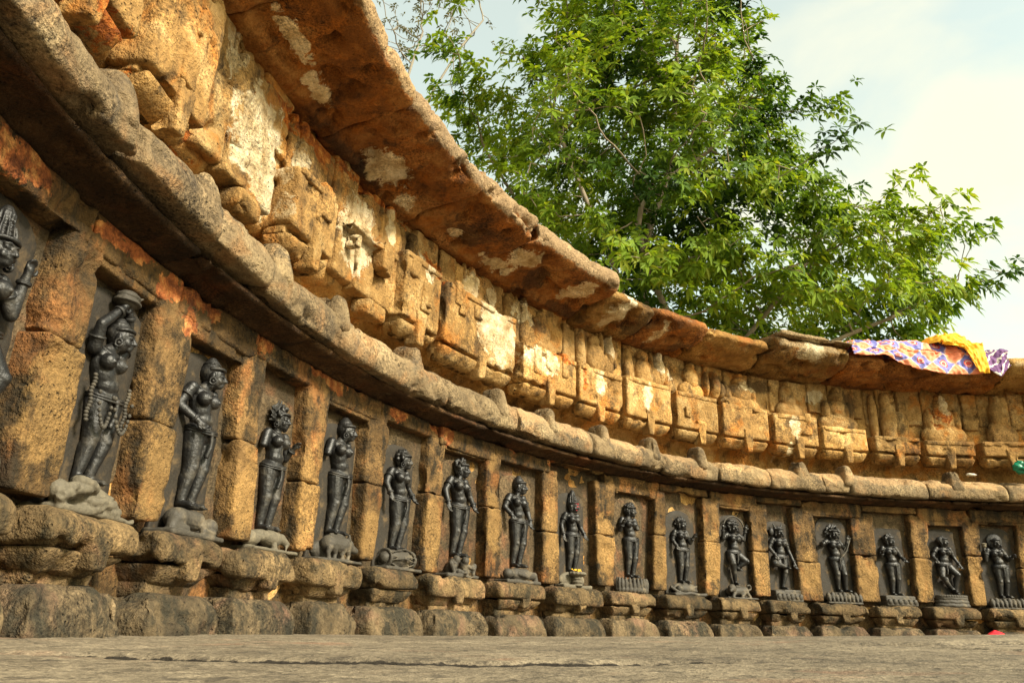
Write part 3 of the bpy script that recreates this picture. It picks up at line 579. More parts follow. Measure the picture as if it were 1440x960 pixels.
def figure(m, H, root, c):
    """carved standing woman; unit height 1 from sole to skull, -y towards the viewer"""
    sw = c.get('sway', .02); B = []
    hx = sw; pel = np.array([hx, 0, .505]); chest = np.array([-sw * .6, -.01, .715]); hd = np.array([c.get('hx', sw * .3), -.03, .915])
    legs = c.get('legs') or [[(hx - .062, -.005, .49), (hx - .06, -.02, .265), (hx * .4 - .055, .0, .045)], [(hx + .062, -.005, .49), (hx + .055, -.025, .265), (hx * .4 + .05, .0, .045)]]
    for L in legs:
        limb(B, L, [.078, .05, .031])
        a = np.array(L[2]); k = np.array(L[1]); B.append(ball((a + k) / 2 + np.array([0, .012, .03]), (.040, .042, .085)))
        tx = np.sign(a[0] - hx) * .018; toe = a + np.array([tx, -.085, -.028]); B.append(lathe_caps(a + np.array([0, .01, -.018]), toe, .027, .021)); B.append(ball(k + np.array([0, -.02, .0]), .036))
        for q in range(4): B.append(lathe_caps(toe + np.array([(q - 1.5) * .012, -.008, -.004]), toe + np.array([(q - 1.5) * .013, -.026, -.008]), .0085, .007))
    B += [ball(pel, (.128, .088, .088)), ball(pel + np.array([-.06, .02, -.01]), (.075, .08, .085)), ball(pel + np.array([.06, .02, -.01]), (.075, .08, .085)),
          ball(pel * .6 + chest * .4 + np.array([0, -.02, .005]), (.084, .066, .065)), lathe_caps(pel + np.array([0, 0, .05]), chest - np.array([0, 0, .05]), .078, .074), ball(chest, (.095, .068, .095)),
          ball(chest + np.array([0, -.004, .06]), (.108, .055, .045))]
    for s_ in (-1, 1):
        B.append(ball(chest + np.array([s_ * .052, -.062, .012]), (.051, .050, .050))); B.append(ball(chest + np.array([s_ * .056, -.111, .010]), .010))
        B.append(ball(chest + np.array([s_ * .118, 0, .082]), .040))
    neck = chest + np.array([0, 0, .10]); B.append(lathe_caps(neck, hd - np.array([0, -.012, .05]), .040, .036))
    for z_ in (.02, .035): B.append(ball(neck * .6 + hd * .4 + np.array([0, 0, z_ - .04]), (.041, .041, .007)))
    for si, key in ((-1, 'L'), (1, 'R')):
        a = c.get(key)
        sh = chest + np.array([si * .122, 0, .080])
        if a is None: continue
        if a == 'stump': B.append(lathe_caps(sh, sh + np.array([si * .045, -.01, -.11]), .040, .034)); B.append(ball(sh + np.array([si * .047, -.012, -.118]), (.036, .034, .022))); continue
        e, w = np.array(a[0], float), np.array(a[1], float)
        limb(B, [sh, e, w], [.042, .034, .024]); B.append(ball((sh * .6 + e * .4), (.042, .042, .05))); hand(B, w, e, c.get('hk', 1.15))
    # head: skull, jaw, nose, brow, eyes, lips, ears
    yw = c.get('yaw', 0.0); cy_, sy_ = math.cos(yw), math.sin(yw)
    def hp(x, y, z): return hd + np.array([x * cy_ - y * sy_, x * sy_ + y * cy_, z])
    B += [ball(hp(0, .008, .012), (.070, .076, .078)), ball(hp(0, -.014, -.03), (.056, .054, .055)), ball(hp(0, -.052, -.062), (.024, .020, .018)),
          lathe_caps(hp(0, -.068, .016), hp(0, -.088, -.022), .009, .014), ball(hp(-.013, -.074, -.024), .010), ball(hp(.013, -.074, -.024), .010),
          ball(hp(0, -.068, -.043), (.024, .012, .0065)), ball(hp(0, -.066, -.053), (.019, .012, .007))]
    for s_ in (-1, 1):
        B += [ball(hp(s_ * .029, -.060, .006), (.020, .012, .011)), tube(smoothpath([hp(s_ * .008, -.071, .022), hp(s_ * .03, -.069, .031), hp(s_ * .052, -.050, .022)], 8), .006, 6), ball(hp(s_ * .032, -.050, -.028), (.022, .018, .022)),
              ball(hp(s_ * .068, .004, -.006), (.011, .022, .034))]
    S = lambda ps: [(v * H, f) for v, f in ps]
    vox = .0024 if c['i'] < 4 else .003
    body = fuse('body', S(B), MAT[c.get('mat', 'black')], root, m, vox, 2)
    # carved hair
    hr = []; kind = c.get('hair', 'bun')
    hr.append(ball(hp(0, .022, .03), (.076, .074, .066)))
    hr.append(tube([hp(math.cos(a) * .075, -math.sin(a) * .070, .045 + .01 * math.sin(a)) for a in np.linspace(-.3, math.pi + .3, 20)], .012, 7))
    rg = random.Random(c['i'])
    if kind == 'bun':
        hr += [ball(hp(0, .02, .085), (.058, .056, .042)), ball(hp(0, .022, .118), (.036, .036, .026))]
        for z_, r_ in ((.066, .068), (.088, .060), (.108, .044)): hr.append(tube([hp(math.cos(a) * r_, .02 + math.sin(a) * r_ * .95, z_) for a in np.linspace(0, 2 * math.pi, 20, endpoint=False)], .007, 6, True))
    elif kind == 'tall':
        for q in range(7): hr.append(ball(hp(0, .018, .06 + q * .026), (.066 - q * .0055, .062 - q * .005, .019)))
        for a in np.linspace(0, 2 * math.pi, 12, endpoint=False): hr.append(tube([hp(math.cos(a) * r_, .018 + math.sin(a) * r_, z_) for r_, z_ in ((.072, .05), (.062, .12), (.040, .20), (.012, .245))], .008, 6))
    elif kind == 'curls':
        for q in range(60):
            a = rg.uniform(0, math.pi); b = rg.uniform(-.2, math.pi + .2); r_ = rg.uniform(.085, .118)
            hr.append(ball(hp(math.cos(b) * r_ * 1.0, .02 - math.cos(a) * .03, .015 + math.sin(b) * r_ * .95), rg.uniform(.014, .021)))
        hr.append(ball(hp(0, .03, .03), (.10, .05, .10)))
    elif kind == 'flame':
        for q in range(34):
            b = -.25 + (math.pi + .5) * q / 33; r_ = rg.uniform(.125, .16); hr.append(lathe_caps(hp(math.cos(b) * .07, .02, .02 + math.sin(b) * .07), hp(math.cos(b) * r_, .02 + rg.uniform(-.02, .01), .02 + math.sin(b) * r_), .018, .007))
        for q in range(26): b = rg.uniform(0, math.pi); r_ = rg.uniform(.07, .10); hr.append(ball(hp(math.cos(b) * r_, -.02 + rg.uniform(-.02, .02), .03 + math.sin(b) * r_), .016))
    elif kind == 'disc':
        hr.append(ball(hp(0, .035, .035), (.135, .035, .13)))
        for q in range(40): b = q / 40 * 2 * math.pi; hr.append(lathe_caps(hp(math.cos(b) * .07, .0, .035 + math.sin(b) * .07), hp(math.cos(b) * .13, .02, .035 + math.sin(b) * .125), .009, .008))
    elif kind == 'side':
        hr += [ball(hp(-.085, .02, .03), (.055, .045, .06)), ball(hp(.0, .02, .075), (.05, .05, .035))]
        for q in range(3): hr.append(tube([hp(-.085 + math.cos(a) * (.02 + .016 * q), -.02, .03 + math.sin(a) * (.02 + .016 * q)) for a in np.linspace(0, 2 * math.pi, 16, endpoint=False)], .007, 6, True))
    elif kind == 'ears':
        hr += [lathe_caps(hp(-.06, .01, .06), hp(-.10, .0, .135), .024, .012), lathe_caps(hp(.05, .01, .07), hp(.065, .0, .13), .022, .012), ball(hp(0, .02, .075), (.055, .05, .035))]
        hr.append(ball(hp(-.135, .02, .01), (.048, .035, .066)))
    fuse('hair', S(hr), MAT['hair'], root, m, vox, 1, .0008)
    # round earrings, belt, necklace
    for s_ in (-1, 1):
        er = [tube([hp(s_ * .080 , -.006 + math.cos(a) * .021, -.045 + math.sin(a) * .024) for a in np.linspace(0, 2 * math.pi, 16, endpoint=False)], .008, 7, True), ball(hp(s_ * .080, -.006, -.045), .011)]
        solid('earring', S(er), MAT['hair'], root, m)
    bl = []
    for z_, r_, t_ in ((.545, .132, .010), (.528, .137, .008)):
        bl.append(tube([(pel[0] + math.cos(a) * r_, math.sin(a) * (r_ * .70) - .004, z_ - .03 * max(0, -math.sin(a)) + (c.get('tilt', .25) * math.cos(a) * .05)) for a in np.linspace(0, 2 * math.pi, 36, endpoint=False)], t_, 7, True))
    bl.append(ball((pel[0], -.100, .500), (.020, .014, .020)))
    if c.get('sash', True): bl.append(tube(smoothpath([(pel[0], -.10, .495), (pel[0] + .006, -.100, .42), (pel[0] - .004, -.085, .34)], 12), [.012] * 6 + [.016] * 6, 7))
    solid('belt', S(bl), MAT['hair'], root, m)
    nk = [tube([(chest[0] + math.cos(a) * .068, -.015 - math.sin(a) * .062 if math.sin(a) > 0 else -.015 - math.sin(a) * .03, chest[2] + .105 - .05 * max(0, math.sin(a))) for a in np.linspace(0, 2 * math.pi, 28, endpoint=False)], .009, 7, True)]
    solid('necklace', S(nk), MAT['hair'], root, m)
    for key, si in (('L', -1), ('R', 1)):
        a = c.get(key)
        if a and a != 'stump':
            sh = chest + np.array([si * .122, 0, .080]); e, w = np.array(a[0]), np.array(a[1])
            def ring(p, q, t, r_):
                c0 = p + (q - p) * t; d = (q - p) / np.linalg.norm(q - p); u = np.cross(d, [0, 0, 1.]) ; u = u / (np.linalg.norm(u) + 1e-9) if np.linalg.norm(u) > .05 else np.array([1., 0, 0]); w_ = np.cross(d, u)
                return tube([c0 + r_ * (math.cos(b) * u + math.sin(b) * w_) for b in np.linspace(0, 2 * math.pi, 16, endpoint=False)], .008, 6, True)
            solid('armlet', S([ring(sh, e, .45, .042)]), MAT['hair'], root, m); solid('bangle', S([ring(e, w, .84, .029), ring(e, w, .875, .029)]), MAT['hair'], root, m)
    return S

def back_slab(root, m, w, z0, z1, mat, arch=.25, d=.055, t=.022):
    """upright slab with rounded shoulders; figure frame, metres"""
    n = 14; pts = [(-w / 2, z0), (w / 2, z0), (w / 2, z1 - arch * w)]
    for k in range(1, n): a = math.pi * k / n; pts.append((w / 2 * math.cos(a), z1 - arch * w + arch * w * math.sin(a)))
    pts.append((-w / 2, z1 - arch * w))
    pts = np.array(pts); L = []
    for i in range(len(pts)):
        a, b = pts[i], pts[(i + 1) % len(pts)]; k = max(1, int(np.linalg.norm(b - a) / .012)); L += [a + (b - a) * j / k for j in range(k)]
    P = np.array(L); P = P + (fbm(np.column_stack([P, P[:, 0] * 0 + SEED[0]]) * 25, 3) - .5)[:, None] * .010; N = len(P); cen = P.mean(0); vs = []; rings = [(1.0, d + t), (1.0, d + .003), (.985, d), (.88, d + .001), (.6, d + .0015), (.3, d + .001)]
    for sc, y in rings:
        q = cen + (P - cen) * sc; v = np.column_stack([q[:, 0], np.full(N, y), q[:, 1]])
        if sc < .99: v[:, 1] += (fbm(v * 30 + SEED[0], 3) - .5) * .006
        vs.append(v)
    v = np.concatenate(vs + [np.array([[cen[0], d, cen[1]]])]); f = [[a * N + j, a * N + (j + 1) % N, (a + 1) * N + (j + 1) % N, (a + 1) * N + j] for a in range(len(rings) - 1) for j in range(N)]
    f += [[len(v) - 1, (len(rings) - 1) * N + (j + 1) % N, (len(rings) - 1) * N + j] for j in range(N)] + [list(range(N))]
    return solid('back_slab', (v, f), mat, root, m)

# what each figure stands on; metres, figure frame, z = 0 at the pedestal top
def mount(kind, root, m, w, h, mat):
    P = []; rg = random.Random(hash(kind) % 97 if False else len(kind) * 7)
    hw = w / 2
    def plinth(z0, z1, y0=-.06, y1=.05, grow=0.): v, f = stone_shape((-hw - grow, hw + grow), (y0, y1), (z0, z1), .008, .0035, .010); P.append((v, f))
    top = h
    if kind == 'snakes':
        plinth(0, .018, grow=.005)
        for q in range(5):
            a = [( -hw * .8 + q * .028 + .03 * math.sin(t * 3 + q), -.035 + .022 * math.cos(t * 2.2 + q * 2), .028 + .017 * (q % 3) + .012 * math.sin(t * 2 + q)) for t in np.linspace(0, 4.2, 30)]
            P.append(tube(a, .0115, 9))
        for q in range(2): P.append(tube([(hw * (.38 - .1 * q) + math.cos(t) * (.045 - .012 * q), -.03 + math.sin(t) * .02, .032 + .016 * q + .014 * math.sin(t)) for t in np.linspace(0, 6.0, 34)], .011, 9))
        P.append(ball((-hw * .92, -.03, .05), (.026, .024, .020))); P.append(ball((0, .0, h * .62), (hw * .75, .045, h * .40)))
    elif kind == 'crouching_man':
        plinth(0, .016, grow=.004)
        P += [lathe_caps((-.055, -.01, .052), (.035, -.012, .052), .030, .028), ball((.078, -.03, .040), (.026, .026, .026)), lathe_caps((-.07, -.02, .050), (-.10, -.035, .024), .022, .016), lathe_caps((-.10, -.035, .024), (-.05, -.045, .022), .015, .012),
              lathe_caps((.045, -.03, .045), (.03, -.048, .022), .014, .010), lathe_caps((.03, -.048, .022), (.075, -.05, .022), .010, .009), ball((-.06, -.015, .05), (.036, .034, .030)), ball((.094, -.042, .036), (.008, .008, .008))]
    elif kind == 'two_men':
        plinth(0, .018, grow=.006)
        for s_ in (-1, 1):
            x = s_ * .055
            P += [lathe_caps((x, -.01, .035), (x * .7, -.015, .068), .026, .024), ball((x * .62, -.028, .082), (.019, .020, .022)), lathe_caps((x, -.02, .030), (x + s_ * .035, -.04, .062), .017, .013), lathe_caps((x + s_ * .035, -.04, .062), (x + s_ * .018, -.05, .022), .013, .009),
                  lathe_caps((x * .75, -.03, .062), (x + s_ * .02, -.05, .045), .010, .008), lathe_caps((x * .4, -.035, .03), (x * .2, -.052, .024), .014, .010)]
    elif kind == 'lying_man':
        plinth(0, .020, grow=.004)
        P += [lathe_caps((-.045, -.02, .048), (.045, -.02, .050), .032, .030), ball((-.098, -.025, .048), (.030, .027, .026)), lathe_caps((.045, -.02, .048), (.115, -.025, .046), .026, .018), lathe_caps((.115, -.025, .05), (.122, -.03, .022), .017, .014), lathe_caps((-.04, -.048, .050), (.03, -.052, .038), .012, .010)]
    elif kind == 'boar':
        plinth(0, .014, grow=.006)
        P += [lathe_caps((-.05, -.02, .066), (.03, -.025, .066), .033, .032), ball((.055, -.03, .068), (.030, .026, .028)), lathe_caps((.065, -.032, .062), (.102, -.04, .052), .020, .012), lathe_caps((.045, -.045, .09), (.038, -.05, .105), .010, .005)]
        for x, dx in ((-.065, -.006), (-.035, .01), (.025, -.008), (.05, .012)):
            for y in (-.038,): P += [lathe_caps((x, y, .05), (x + dx, y, .032), .014, .009), lathe_caps((x + dx, y, .032), (x + dx * .3, y - .002, .014), .008, .008)]
        P.append(tube([(-.05 + .09 * t, -.024, .098 + .006 * math.sin(t * 3)) for t in np.linspace(0, 1, 10)], .007, 7)); P.append(ball((-.02, .02, .045), (.085, .03, .04)))
    elif kind == 'drum':
        plinth(0, .014, grow=.006)
        P.append(lathe_caps((-.085, -.012, .050), (.085, -.012, .050), .026, .026)); P.append(lathe_caps((-.04, -.012, .05), (.04, -.012, .05), .038, .038))
        for x in (-.086, .086): P.append(tube([(x, -.012 + .036 * math.cos(a), .050 + .034 * math.sin(a)) for a in np.linspace(0, 2 * math.pi, 22, endpoint=False)], .008, 7, True))
        for q in range(6): a0 = -1.9 + q * .42; P.append(tube([(-.085 + .17 * t, -.012 + (.034 + .016 * math.sin(math.pi * t)) * math.cos(a0 + 1.9 + (.5 if q % 2 else -.5) * t + math.pi * .8), .05 + (.034 + .016 * math.sin(math.pi * t)) * math.sin(a0 + 1.9 + (.5 if q % 2 else -.5) * t + math.pi * .8)) for t in np.linspace(0, 1, 14)], .0035, 6))
    elif kind == 'bird':
        plinth(0, .012, grow=.008)
        P += [ball((.0, -.02, .045), (.055, .030, .026), roll=.15), lathe_caps((.05, -.03, .05), (.075, -.04, .034), .018, .010), lathe_caps((.075, -.04, .034), (.062, -.048, .016), .008, .003), ball((-.085, -.005, .040), (.045, .028, .026)), lathe_caps((-.04, -.02, .045), (-.115, -.01, .055), .014, .008),
              lathe_caps((.0, -.035, .04), (.004, -.042, .014), .010, .010), ball((.01, 0, .062), (.085, .035, .014))]
    elif kind == 'lotus':
        P.append(ball((0, -.005, h * .45), (hw * .95, .050, h * .48)))
        for q in range(13):
            a = -math.pi * .98 * q / 12 - .03; x, y = math.cos(a) * hw * .93, math.sin(a) * .052
            P.append(ball((x, y, h * .55), (.014, .012, h * .48), yaw=a)); P.append(ball((x * .96, y * .96, h * .22), (.017, .014, h * .24)))
    elif kind == 'petals':
        plinth(0, .014, grow=.004)
        for q in range(9):
            x = -hw + .01 + (w - .02) * q / 8
            P.append(ball((x, -.04, h * .55 + .006 * math.sin(q * 2.1)), (.017, .018, h * .40), roll=.2 * math.sin(q * 1.7))); P.append(ball((x, -.054, h * .32), (.010, .010, h * .22)))
        P.append(ball((0, -.005, h * .5), (hw, .045, h * .5)))
    elif kind == 'wave':
        P.append(tube(smoothpath([(-hw - .01, -.03, .055), (-hw * .8, -.045, .03), (-hw * .4, -.055, .014), (0, -.06, .020), (hw * .5, -.055, .012), (hw + .01, -.045, .016)], 30), .010, 8))
        P += [ball((-.02, -.01, .045), (.062, .035, .030)), ball((-.065, -.03, .045), (.026, .02, .022)), lathe_caps((.03, -.02, .045), (.075, -.03, .062), .018, .006), lathe_caps((.03, -.02, .045), (.08, -.03, .034), .018, .006)]; plinth(.002, .018, grow=-.004)
        P.append(ball((0, 0, .05), (hw * .8, .03, .035)))
    elif kind == 'lion':
        plinth(0, .014)
        P += [lathe_caps((-.045, -.02, .050), (.04, -.022, .055), .026, .028), ball((-.072, -.032, .066), (.030, .026, .028)), lathe_caps((-.085, -.045, .058), (-.10, -.05, .050), .014, .010), lathe_caps((-.05, -.035, .04), (-.075, -.045, .018), .013, .010), lathe_caps((.03, -.035, .045), (.0, -.045, .020), .014, .010), lathe_caps((.045, -.035, .045), (.065, -.045, .018), .015, .010),
              tube(smoothpath([(.065, -.02, .055), (.095, -.02, .07), (.085, -.025, .092), (.06, -.025, .088)], 14), .007, 7), ball((0, .01, .05), (.09, .03, .042))]
    elif kind == 'rings':
        for q in range(3):
            z = .012 + q * (h - .018) / 3 + .004; rr_ = 1 - .05 * q
            P.append(tube([(math.cos(a) * hw * rr_, -.005 + math.sin(a) * .055 * rr_, z + .002 * math.sin(9 * a)) for a in np.linspace(0, 2 * math.pi, 40, endpoint=False)], .013, 9, True)); P.append(ball((0, 0, z), (hw * .97 * rr_, .052, .013)))
        P.append(ball((0, 0, h * .8), (hw * .8, .05, h * .22)))
        for q in range(20): a = -math.pi * q / 19; P.append(ball((math.cos(a) * hw * .93, -.005 + math.sin(a) * .054, h * .87), (.011, .011, .010)))
    elif kind == 'head_pot':
        plinth(0, .022, y0=-.045)
        P += [ball((0, -.03, .040), (.030, .030, .040)), ball((0, -.035, .076), (.052, .035, .012))]
        for q in range(8): a = -math.pi * q / 7; P.append(ball((math.cos(a) * .046, -.03 + math.sin(a) * .036, .082), (.016, .014, .010)))
        for z in (.018, .036, .054): P.append(tube([(math.cos(a) * .029, -.03 + math.sin(a) * .029, z) for a in np.linspace(0, 2 * math.pi, 18, endpoint=False)], .005, 6, True))
        P.append(ball((0, .01, .05), (hw * .9, .02, .045)))
    else:  # carved block
        plinth(0, h * .5); plinth(h * .45, h, y0=-.052)
        for q in range(6): x = -hw * .8 + w * .8 * q / 5; P.append(ball((x, -.060, h * .42), (.016, .010, h * .26), roll=.5 * math.sin(q * 3)))
    return fuse('mount', P, mat, root, m, .0028, 1, .0012)

NC = [-.195, .24, .67, 1.085, 1.49, 1.92, 2.375, 2.855, 3.32, 3.815, 4.265, 4.715, 5.105, 5.56, 6.005, 6.41, 6.80]
STAT = [
 dict(label='black statue with tall ridged headdress and one raised fist, at the left picture edge', hair='tall', L='stump', R=[(.20, -.03, .66), (.19, -.06, .86)], mount='lotus', H=.42, slab='slab', feet=.085, w=.26, sway=.03, top=.86, thick_knee=True,
      legs=[[(-.05, 0, .49), (-.10, -.05, .28), (-.05, 0, .045)], [(.08, 0, .49), (.17, -.08, .33), (.10, -.01, .045)]]),
 dict(label='black statue with both arms raised overhead and garlanded belt, on pale coiled snakes', hair='bun', L=[(-.185, -.05, .93), (-.05, -.06, 1.085)], R=[(.17, .0, .93), (.05, -.05, 1.09)], mount='snakes', H=.405, slab='slab', feet=.080, w=.25, sway=.045, yaw=.45, hx=.045, top=.83, mm='pale', garland=True),
 dict(label='slender black stone statue in profile, one hand on waist, standing on a crouching man', hair='bun', L=[(-.20, .03, .66), (-.11, -.075, .565)], R=None, mount='crouching_man', H=.44, slab='slab', feet=.085, w=.22, sway=.035, yaw=.55, hx=.04, top=.81, mm='worn'),
 dict(label='black stone statue with spiky flame hair and broken arms, standing on a pale bird', hair='flame', L='stump', R=[(.18, .0, .63), (.17, -.07, .70)], mount='bird', H=.415, slab='back', feet=.072, w=.21, sway=.01, yaw=.15, top=.80, mm='pale'),
 dict(label='black stone statue with tall hair, standing on a sturdy walking boar', hair='bun', L='stump', R=None, mount='boar', H=.445, slab='slab', feet=.105, w=.23, sway=.04, yaw=.5, hx=.04, top=.80, mm='worn'),
 dict(label='black stone statue with curled hair, standing on a strapped barrel drum', hair='curls', L=[(-.215, -.01, .66), (-.20, -.07, .54)], R=[(.20, .02, .66), (.19, -.06, .56)], mount='drum', H=.43, slab='slab', feet=.084, w=.22, sway=.04, yaw=.45, hx=.03, top=.81, mm='worn'),
 dict(label='black stone statue standing on two crouched men with bent knees', hair='curls', L=[(-.215, .0, .67), (-.21, -.05, .53)], R=[(.21, .0, .66), (.20, -.07, .55)], mount='two_men', H=.46, slab='back', feet=.098, w=.23, sway=.035, yaw=.35, hx=.02, top=.83, mm='worn'),
 dict(label='black stone statue with domed hair bun, standing on a lying headlong figure', hair='bun', L=[(-.21, .0, .66), (-.17, -.08, .57)], R=[(.20, .0, .66), (.20, -.05, .53)], mount='lying_man', H=.46, slab='back', feet=.085, w=.25, sway=.035, yaw=.4, hx=.02, top=.83, mm='worn'),
 dict(label='small black stone statue with red painted face and yellow flowers at its feet', hair='tall', L=[(-.19, .02, .65), (-.19, -.03, .50)], R=[(.19, .0, .65), (.21, -.06, .54)], mount='head_pot', H=.405, slab='slab', feet=.088, w=.22, sway=.02, yaw=.3, top=.80, mm='pale', red=True),
 dict(label='black statue with a halo of snail curls under rounded arch, on ribbed lotus', hair='curls', L=[(-.20, -.03, .64), (-.21, -.09, .71)], R='stump', mount='lotus', H=.435, slab='back', feet=.090, w=.24, sway=.03, yaw=.3, hx=.02, top=.84, mm='worn', arch=.5),
 dict(label='thin black statue with one hand at its chest, on a wavy fish shaped base', hair='curls', L=[(-.18, .0, .66), (-.15, -.07, .56)], R=[(.19, -.02, .64), (.20, -.08, .71)], mount='wave', H=.40, slab='slab', feet=.082, w=.25, sway=.02, yaw=.2, top=.80, mm='worn', arch=.4),
 dict(label='dancing black statue with raised arms and an arched hoop overhead, on a lion', hair='curls', L=[(-.215, -.02, .73), (-.235, -.06, .87)], R=[(.215, -.02, .73), (.225, -.07, .88)], mount='lion', H=.41, slab='slab', feet=.090, w=.24, sway=.0, top=.81, mm='worn', hoop=True,
      legs=[[(-.07, 0, .49), (-.10, -.09, .33), (-.02, -.02, .045)], [(.07, 0, .49), (.19, -.08, .38), (.055, .02, .27)]]),
 dict(label='animal eared black stone statue with one leg crossed up, on a low block', hair='ears', L=[(-.20, .0, .66), (-.15, -.09, .53)], R=[(.18, .0, .64), (.23, -.07, .42)], mount='carved', H=.415, slab='slab', feet=.080, w=.20, sway=.0, top=.80, mm='worn',
      legs=[[(-.06, 0, .49), (-.19, -.10, .40), (.02, -.09, .36)], [(.06, 0, .49), (.06, -.03, .27), (.01, 0, .045)]]),
 dict(label='black stone archer statue with round hair halo, drawing a bow across its chest', hair='flame', L=[(-.22, -.02, .74), (-.25, -.06, .74)], R=[(.19, -.06, .66), (.20, -.10, .80)], mount='petals', H=.43, slab='slab', feet=.082, w=.25, sway=.02, top=.87, mm='worn', bow=True, arch=.5,
      legs=[[(-.03, 0, .49), (-.01, -.03, .27), (.0, 0, .045)], [(.09, 0, .49), (.12, -.04, .27), (.14, 0, .045)]]),
 dict(label='black stone statue with bobbed hair and hands at its sides, on a carved block', hair='curls', L=[(-.19, -.02, .65), (-.20, -.08, .70)], R=[(.20, .0, .66), (.21, -.08, .60)], mount='carved', H=.41, slab='slab', feet=.072, w=.22, sway=.025, yaw=.3, top=.80, mm='worn', arch=.05),
 dict(label='dancing black statue with bent legs and big side bun, on stacked coil rings', hair='side', L=[(-.21, -.02, .66), (-.19, -.09, .58)], R=[(.19, .0, .66), (.24, -.06, .52)], mount='rings', H=.40, slab='slab', feet=.092, w=.21, sway=-.02, yaw=.5, hx=.03, top=.81, mm='worn', arch=.1,
      legs=[[(-.06, 0, .49), (-.12, -.08, .30), (.06, -.02, .09)], [(.06, 0, .49), (.17, -.08, .34), (.10, .0, .045)]]),
 dict(label='black statue with large round disc of hair lifting a cup, on carved petals', hair='disc', L=[(-.20, -.02, .62), (-.225, -.07, .76)], R=[(.20, .0, .64), (.22, -.08, .68)], mount='petals', H=.415, slab='slab', feet=.080, w=.24, sway=.03, top=.83, mm='worn', cup=True, arch=.2),
]
GR = 'dark stone goddess statues standing in the wall niches'
MAT['red_paint'] = plain('red_powder', (.30, .012, .02), .8)
MAT['yellow_fl'] = plain('marigold', (.75, .42, .02), .7)
for i, c in enumerate(STAT):
    c['i'] = i
    m0 = frame(NC[i], -.036, .258)
    root = thing('stone_statue', c['label'], 'statue', m0, GR)
    mf = m0 @ Matrix.Translation((0, 0, c['feet']))
    S = figure(mf, c['H'], root, c)
    nw = min(.30, c['w'] + .015)
    back_slab(root, m0, nw, .005, c['top'] - .258, MAT[c['slab']] if c['slab'] != 'back' else MAT['back'], c.get('arch', .22), .012, .018)
    mount(c['mount'], root, m0 @ Matrix.Translation((0, -.012, 0)), c['w'] + .02, c['feet'] - .002, MAT[c.get('mm', 'worn')])
    H = c['H']
    if c.get('garland'):
        g = []
        for (a, b, dep, x0, x1) in ((.52, .52, .20, -.13, .0), (.52, .52, .20, .02, .19)):
            for t in np.linspace(0, 1, 16): g.append(ball((lerp(x0, x1, t), -.10 - .02 * math.sin(math.pi * t), a - dep * math.sin(math.pi * t) ** .7), (.012, .012, .014), 8, 6))
        for x in (-.15, .19):
            for q in range(14): g.append(ball((x + .008 * math.sin(q), -.06, .62 - q * .021), (.016, .014, .013), 8, 6))
        solid('garland', S(g), MAT['worn'], root, mf)
        ob = [ball((.0, -.05, 1.16), (.085, .06, .05))] + [tube([(math.cos(a) * r_, -.05 + math.sin(a) * r_ * .75, z_) for a in np.linspace(0, 2 * math.pi, 18, endpoint=False)], .012, 7, True) for r_, z_ in ((.088, 1.15), (.075, 1.19), (.05, 1.21))] + [lathe_caps((.08, -.05, 1.19), (.13, -.06, 1.23), .016, .008)]
        fuse('carved_load', S(ob), MAT['worn'], root, mf, .003, 1)
    if c.get('hoop'):
        solid('hoop', S([tube([(math.cos(a) * .225, -.045, .86 + math.sin(a) * .24) for a in np.linspace(0, math.pi, 26)], .013, 8)]), MAT['worn'], root, mf)
    if c.get('bow'):
        solid('bow', S([tube(smoothpath([(.27, -.10, .86), (.19, -.13, .74), (.14, -.13, .64), (.05, -.13, .55), (.0, -.12, .50)], 20), .011, 8), tube([(.27, -.10, .86), (.0, -.12, .50)], .005, 6)]), MAT['worn'], root, mf)
    if c.get('cup'):
        solid('cup', S([ball((-.235, -.10, .865), (.040, .036, .045)), tube([(-.235 + math.cos(a) * .042, -.10 + math.sin(a) * .036, .89) for a in np.linspace(0, 2 * math.pi, 16, endpoint=False)], .009, 7, True)]), MAT['pale'], root, mf)
    if c.get('red'):
        hd = np.array([.006, -.03, .915])
        q = [ball(hd + np.array([.012, -.050, .045]), (.050, .024, .020)), ball(hd + np.array([.024, -.066, -.005]), (.034, .018, .020)), ball(hd + np.array([.012, -.060, -.05]), (.024, .014, .012))]
        solid('painted_face', S(q), MAT['red_paint'], root, mf)
        fl = [ball((rng.uniform(-.06, .10), -.06 + rng.uniform(-.03, .02), .015 + rng.uniform(-.005, .03)), rng.uniform(.012, .02), 7, 5) for _ in range(12)]
        o = solid('flower_offering', S(fl), MAT['yellow_fl'], None, mf); tag(o, 'small heap of yellow flowers at the feet of the statue with the red face', 'flowers')

# ------------------------------------------------------------------ trees beyond the wall
def leaf_mat(name, cols, trans=.35):
    t = NT(name); a = t.n('ShaderNodeAttribute'); a.attribute_name = 'tint'
    col = t.ramp(a.outputs['Fac'], [(0.0, cols[0]), (.42, cols[1]), (.85, cols[2]), (.95, cols[3])])
    t.l(col, t.b.inputs['Base Color']); t.b.inputs['Roughness'].default_value = .6; t.b.inputs['Specular IOR Level'].default_value = .2
    tr = t.n('ShaderNodeBsdfTranslucent'); mx = t.n('ShaderNodeMixShader'); mx.inputs[0].default_value = trans
    t.l(t.mix(1.0, col, (1.35, 1.25, .5), 'MULTIPLY'), tr.inputs['Color']); t.l(t.b.outputs[0], mx.inputs[1]); t.l(tr.outputs[0], mx.inputs[2]); t.l(mx.outputs[0], t.o.inputs['Surface']); return t.m
MAT['leaf'] = leaf_mat('broad_leaf', [(.020, .052, .010), (.075, .145, .014), (.22, .32, .024), (.40, .20, .04)], .42)
MAT['leaf_grey'] = leaf_mat('grey_leaf', [(.07, .075, .045), (.11, .115, .065), (.16, .16, .09), (.18, .15, .08)], .3)
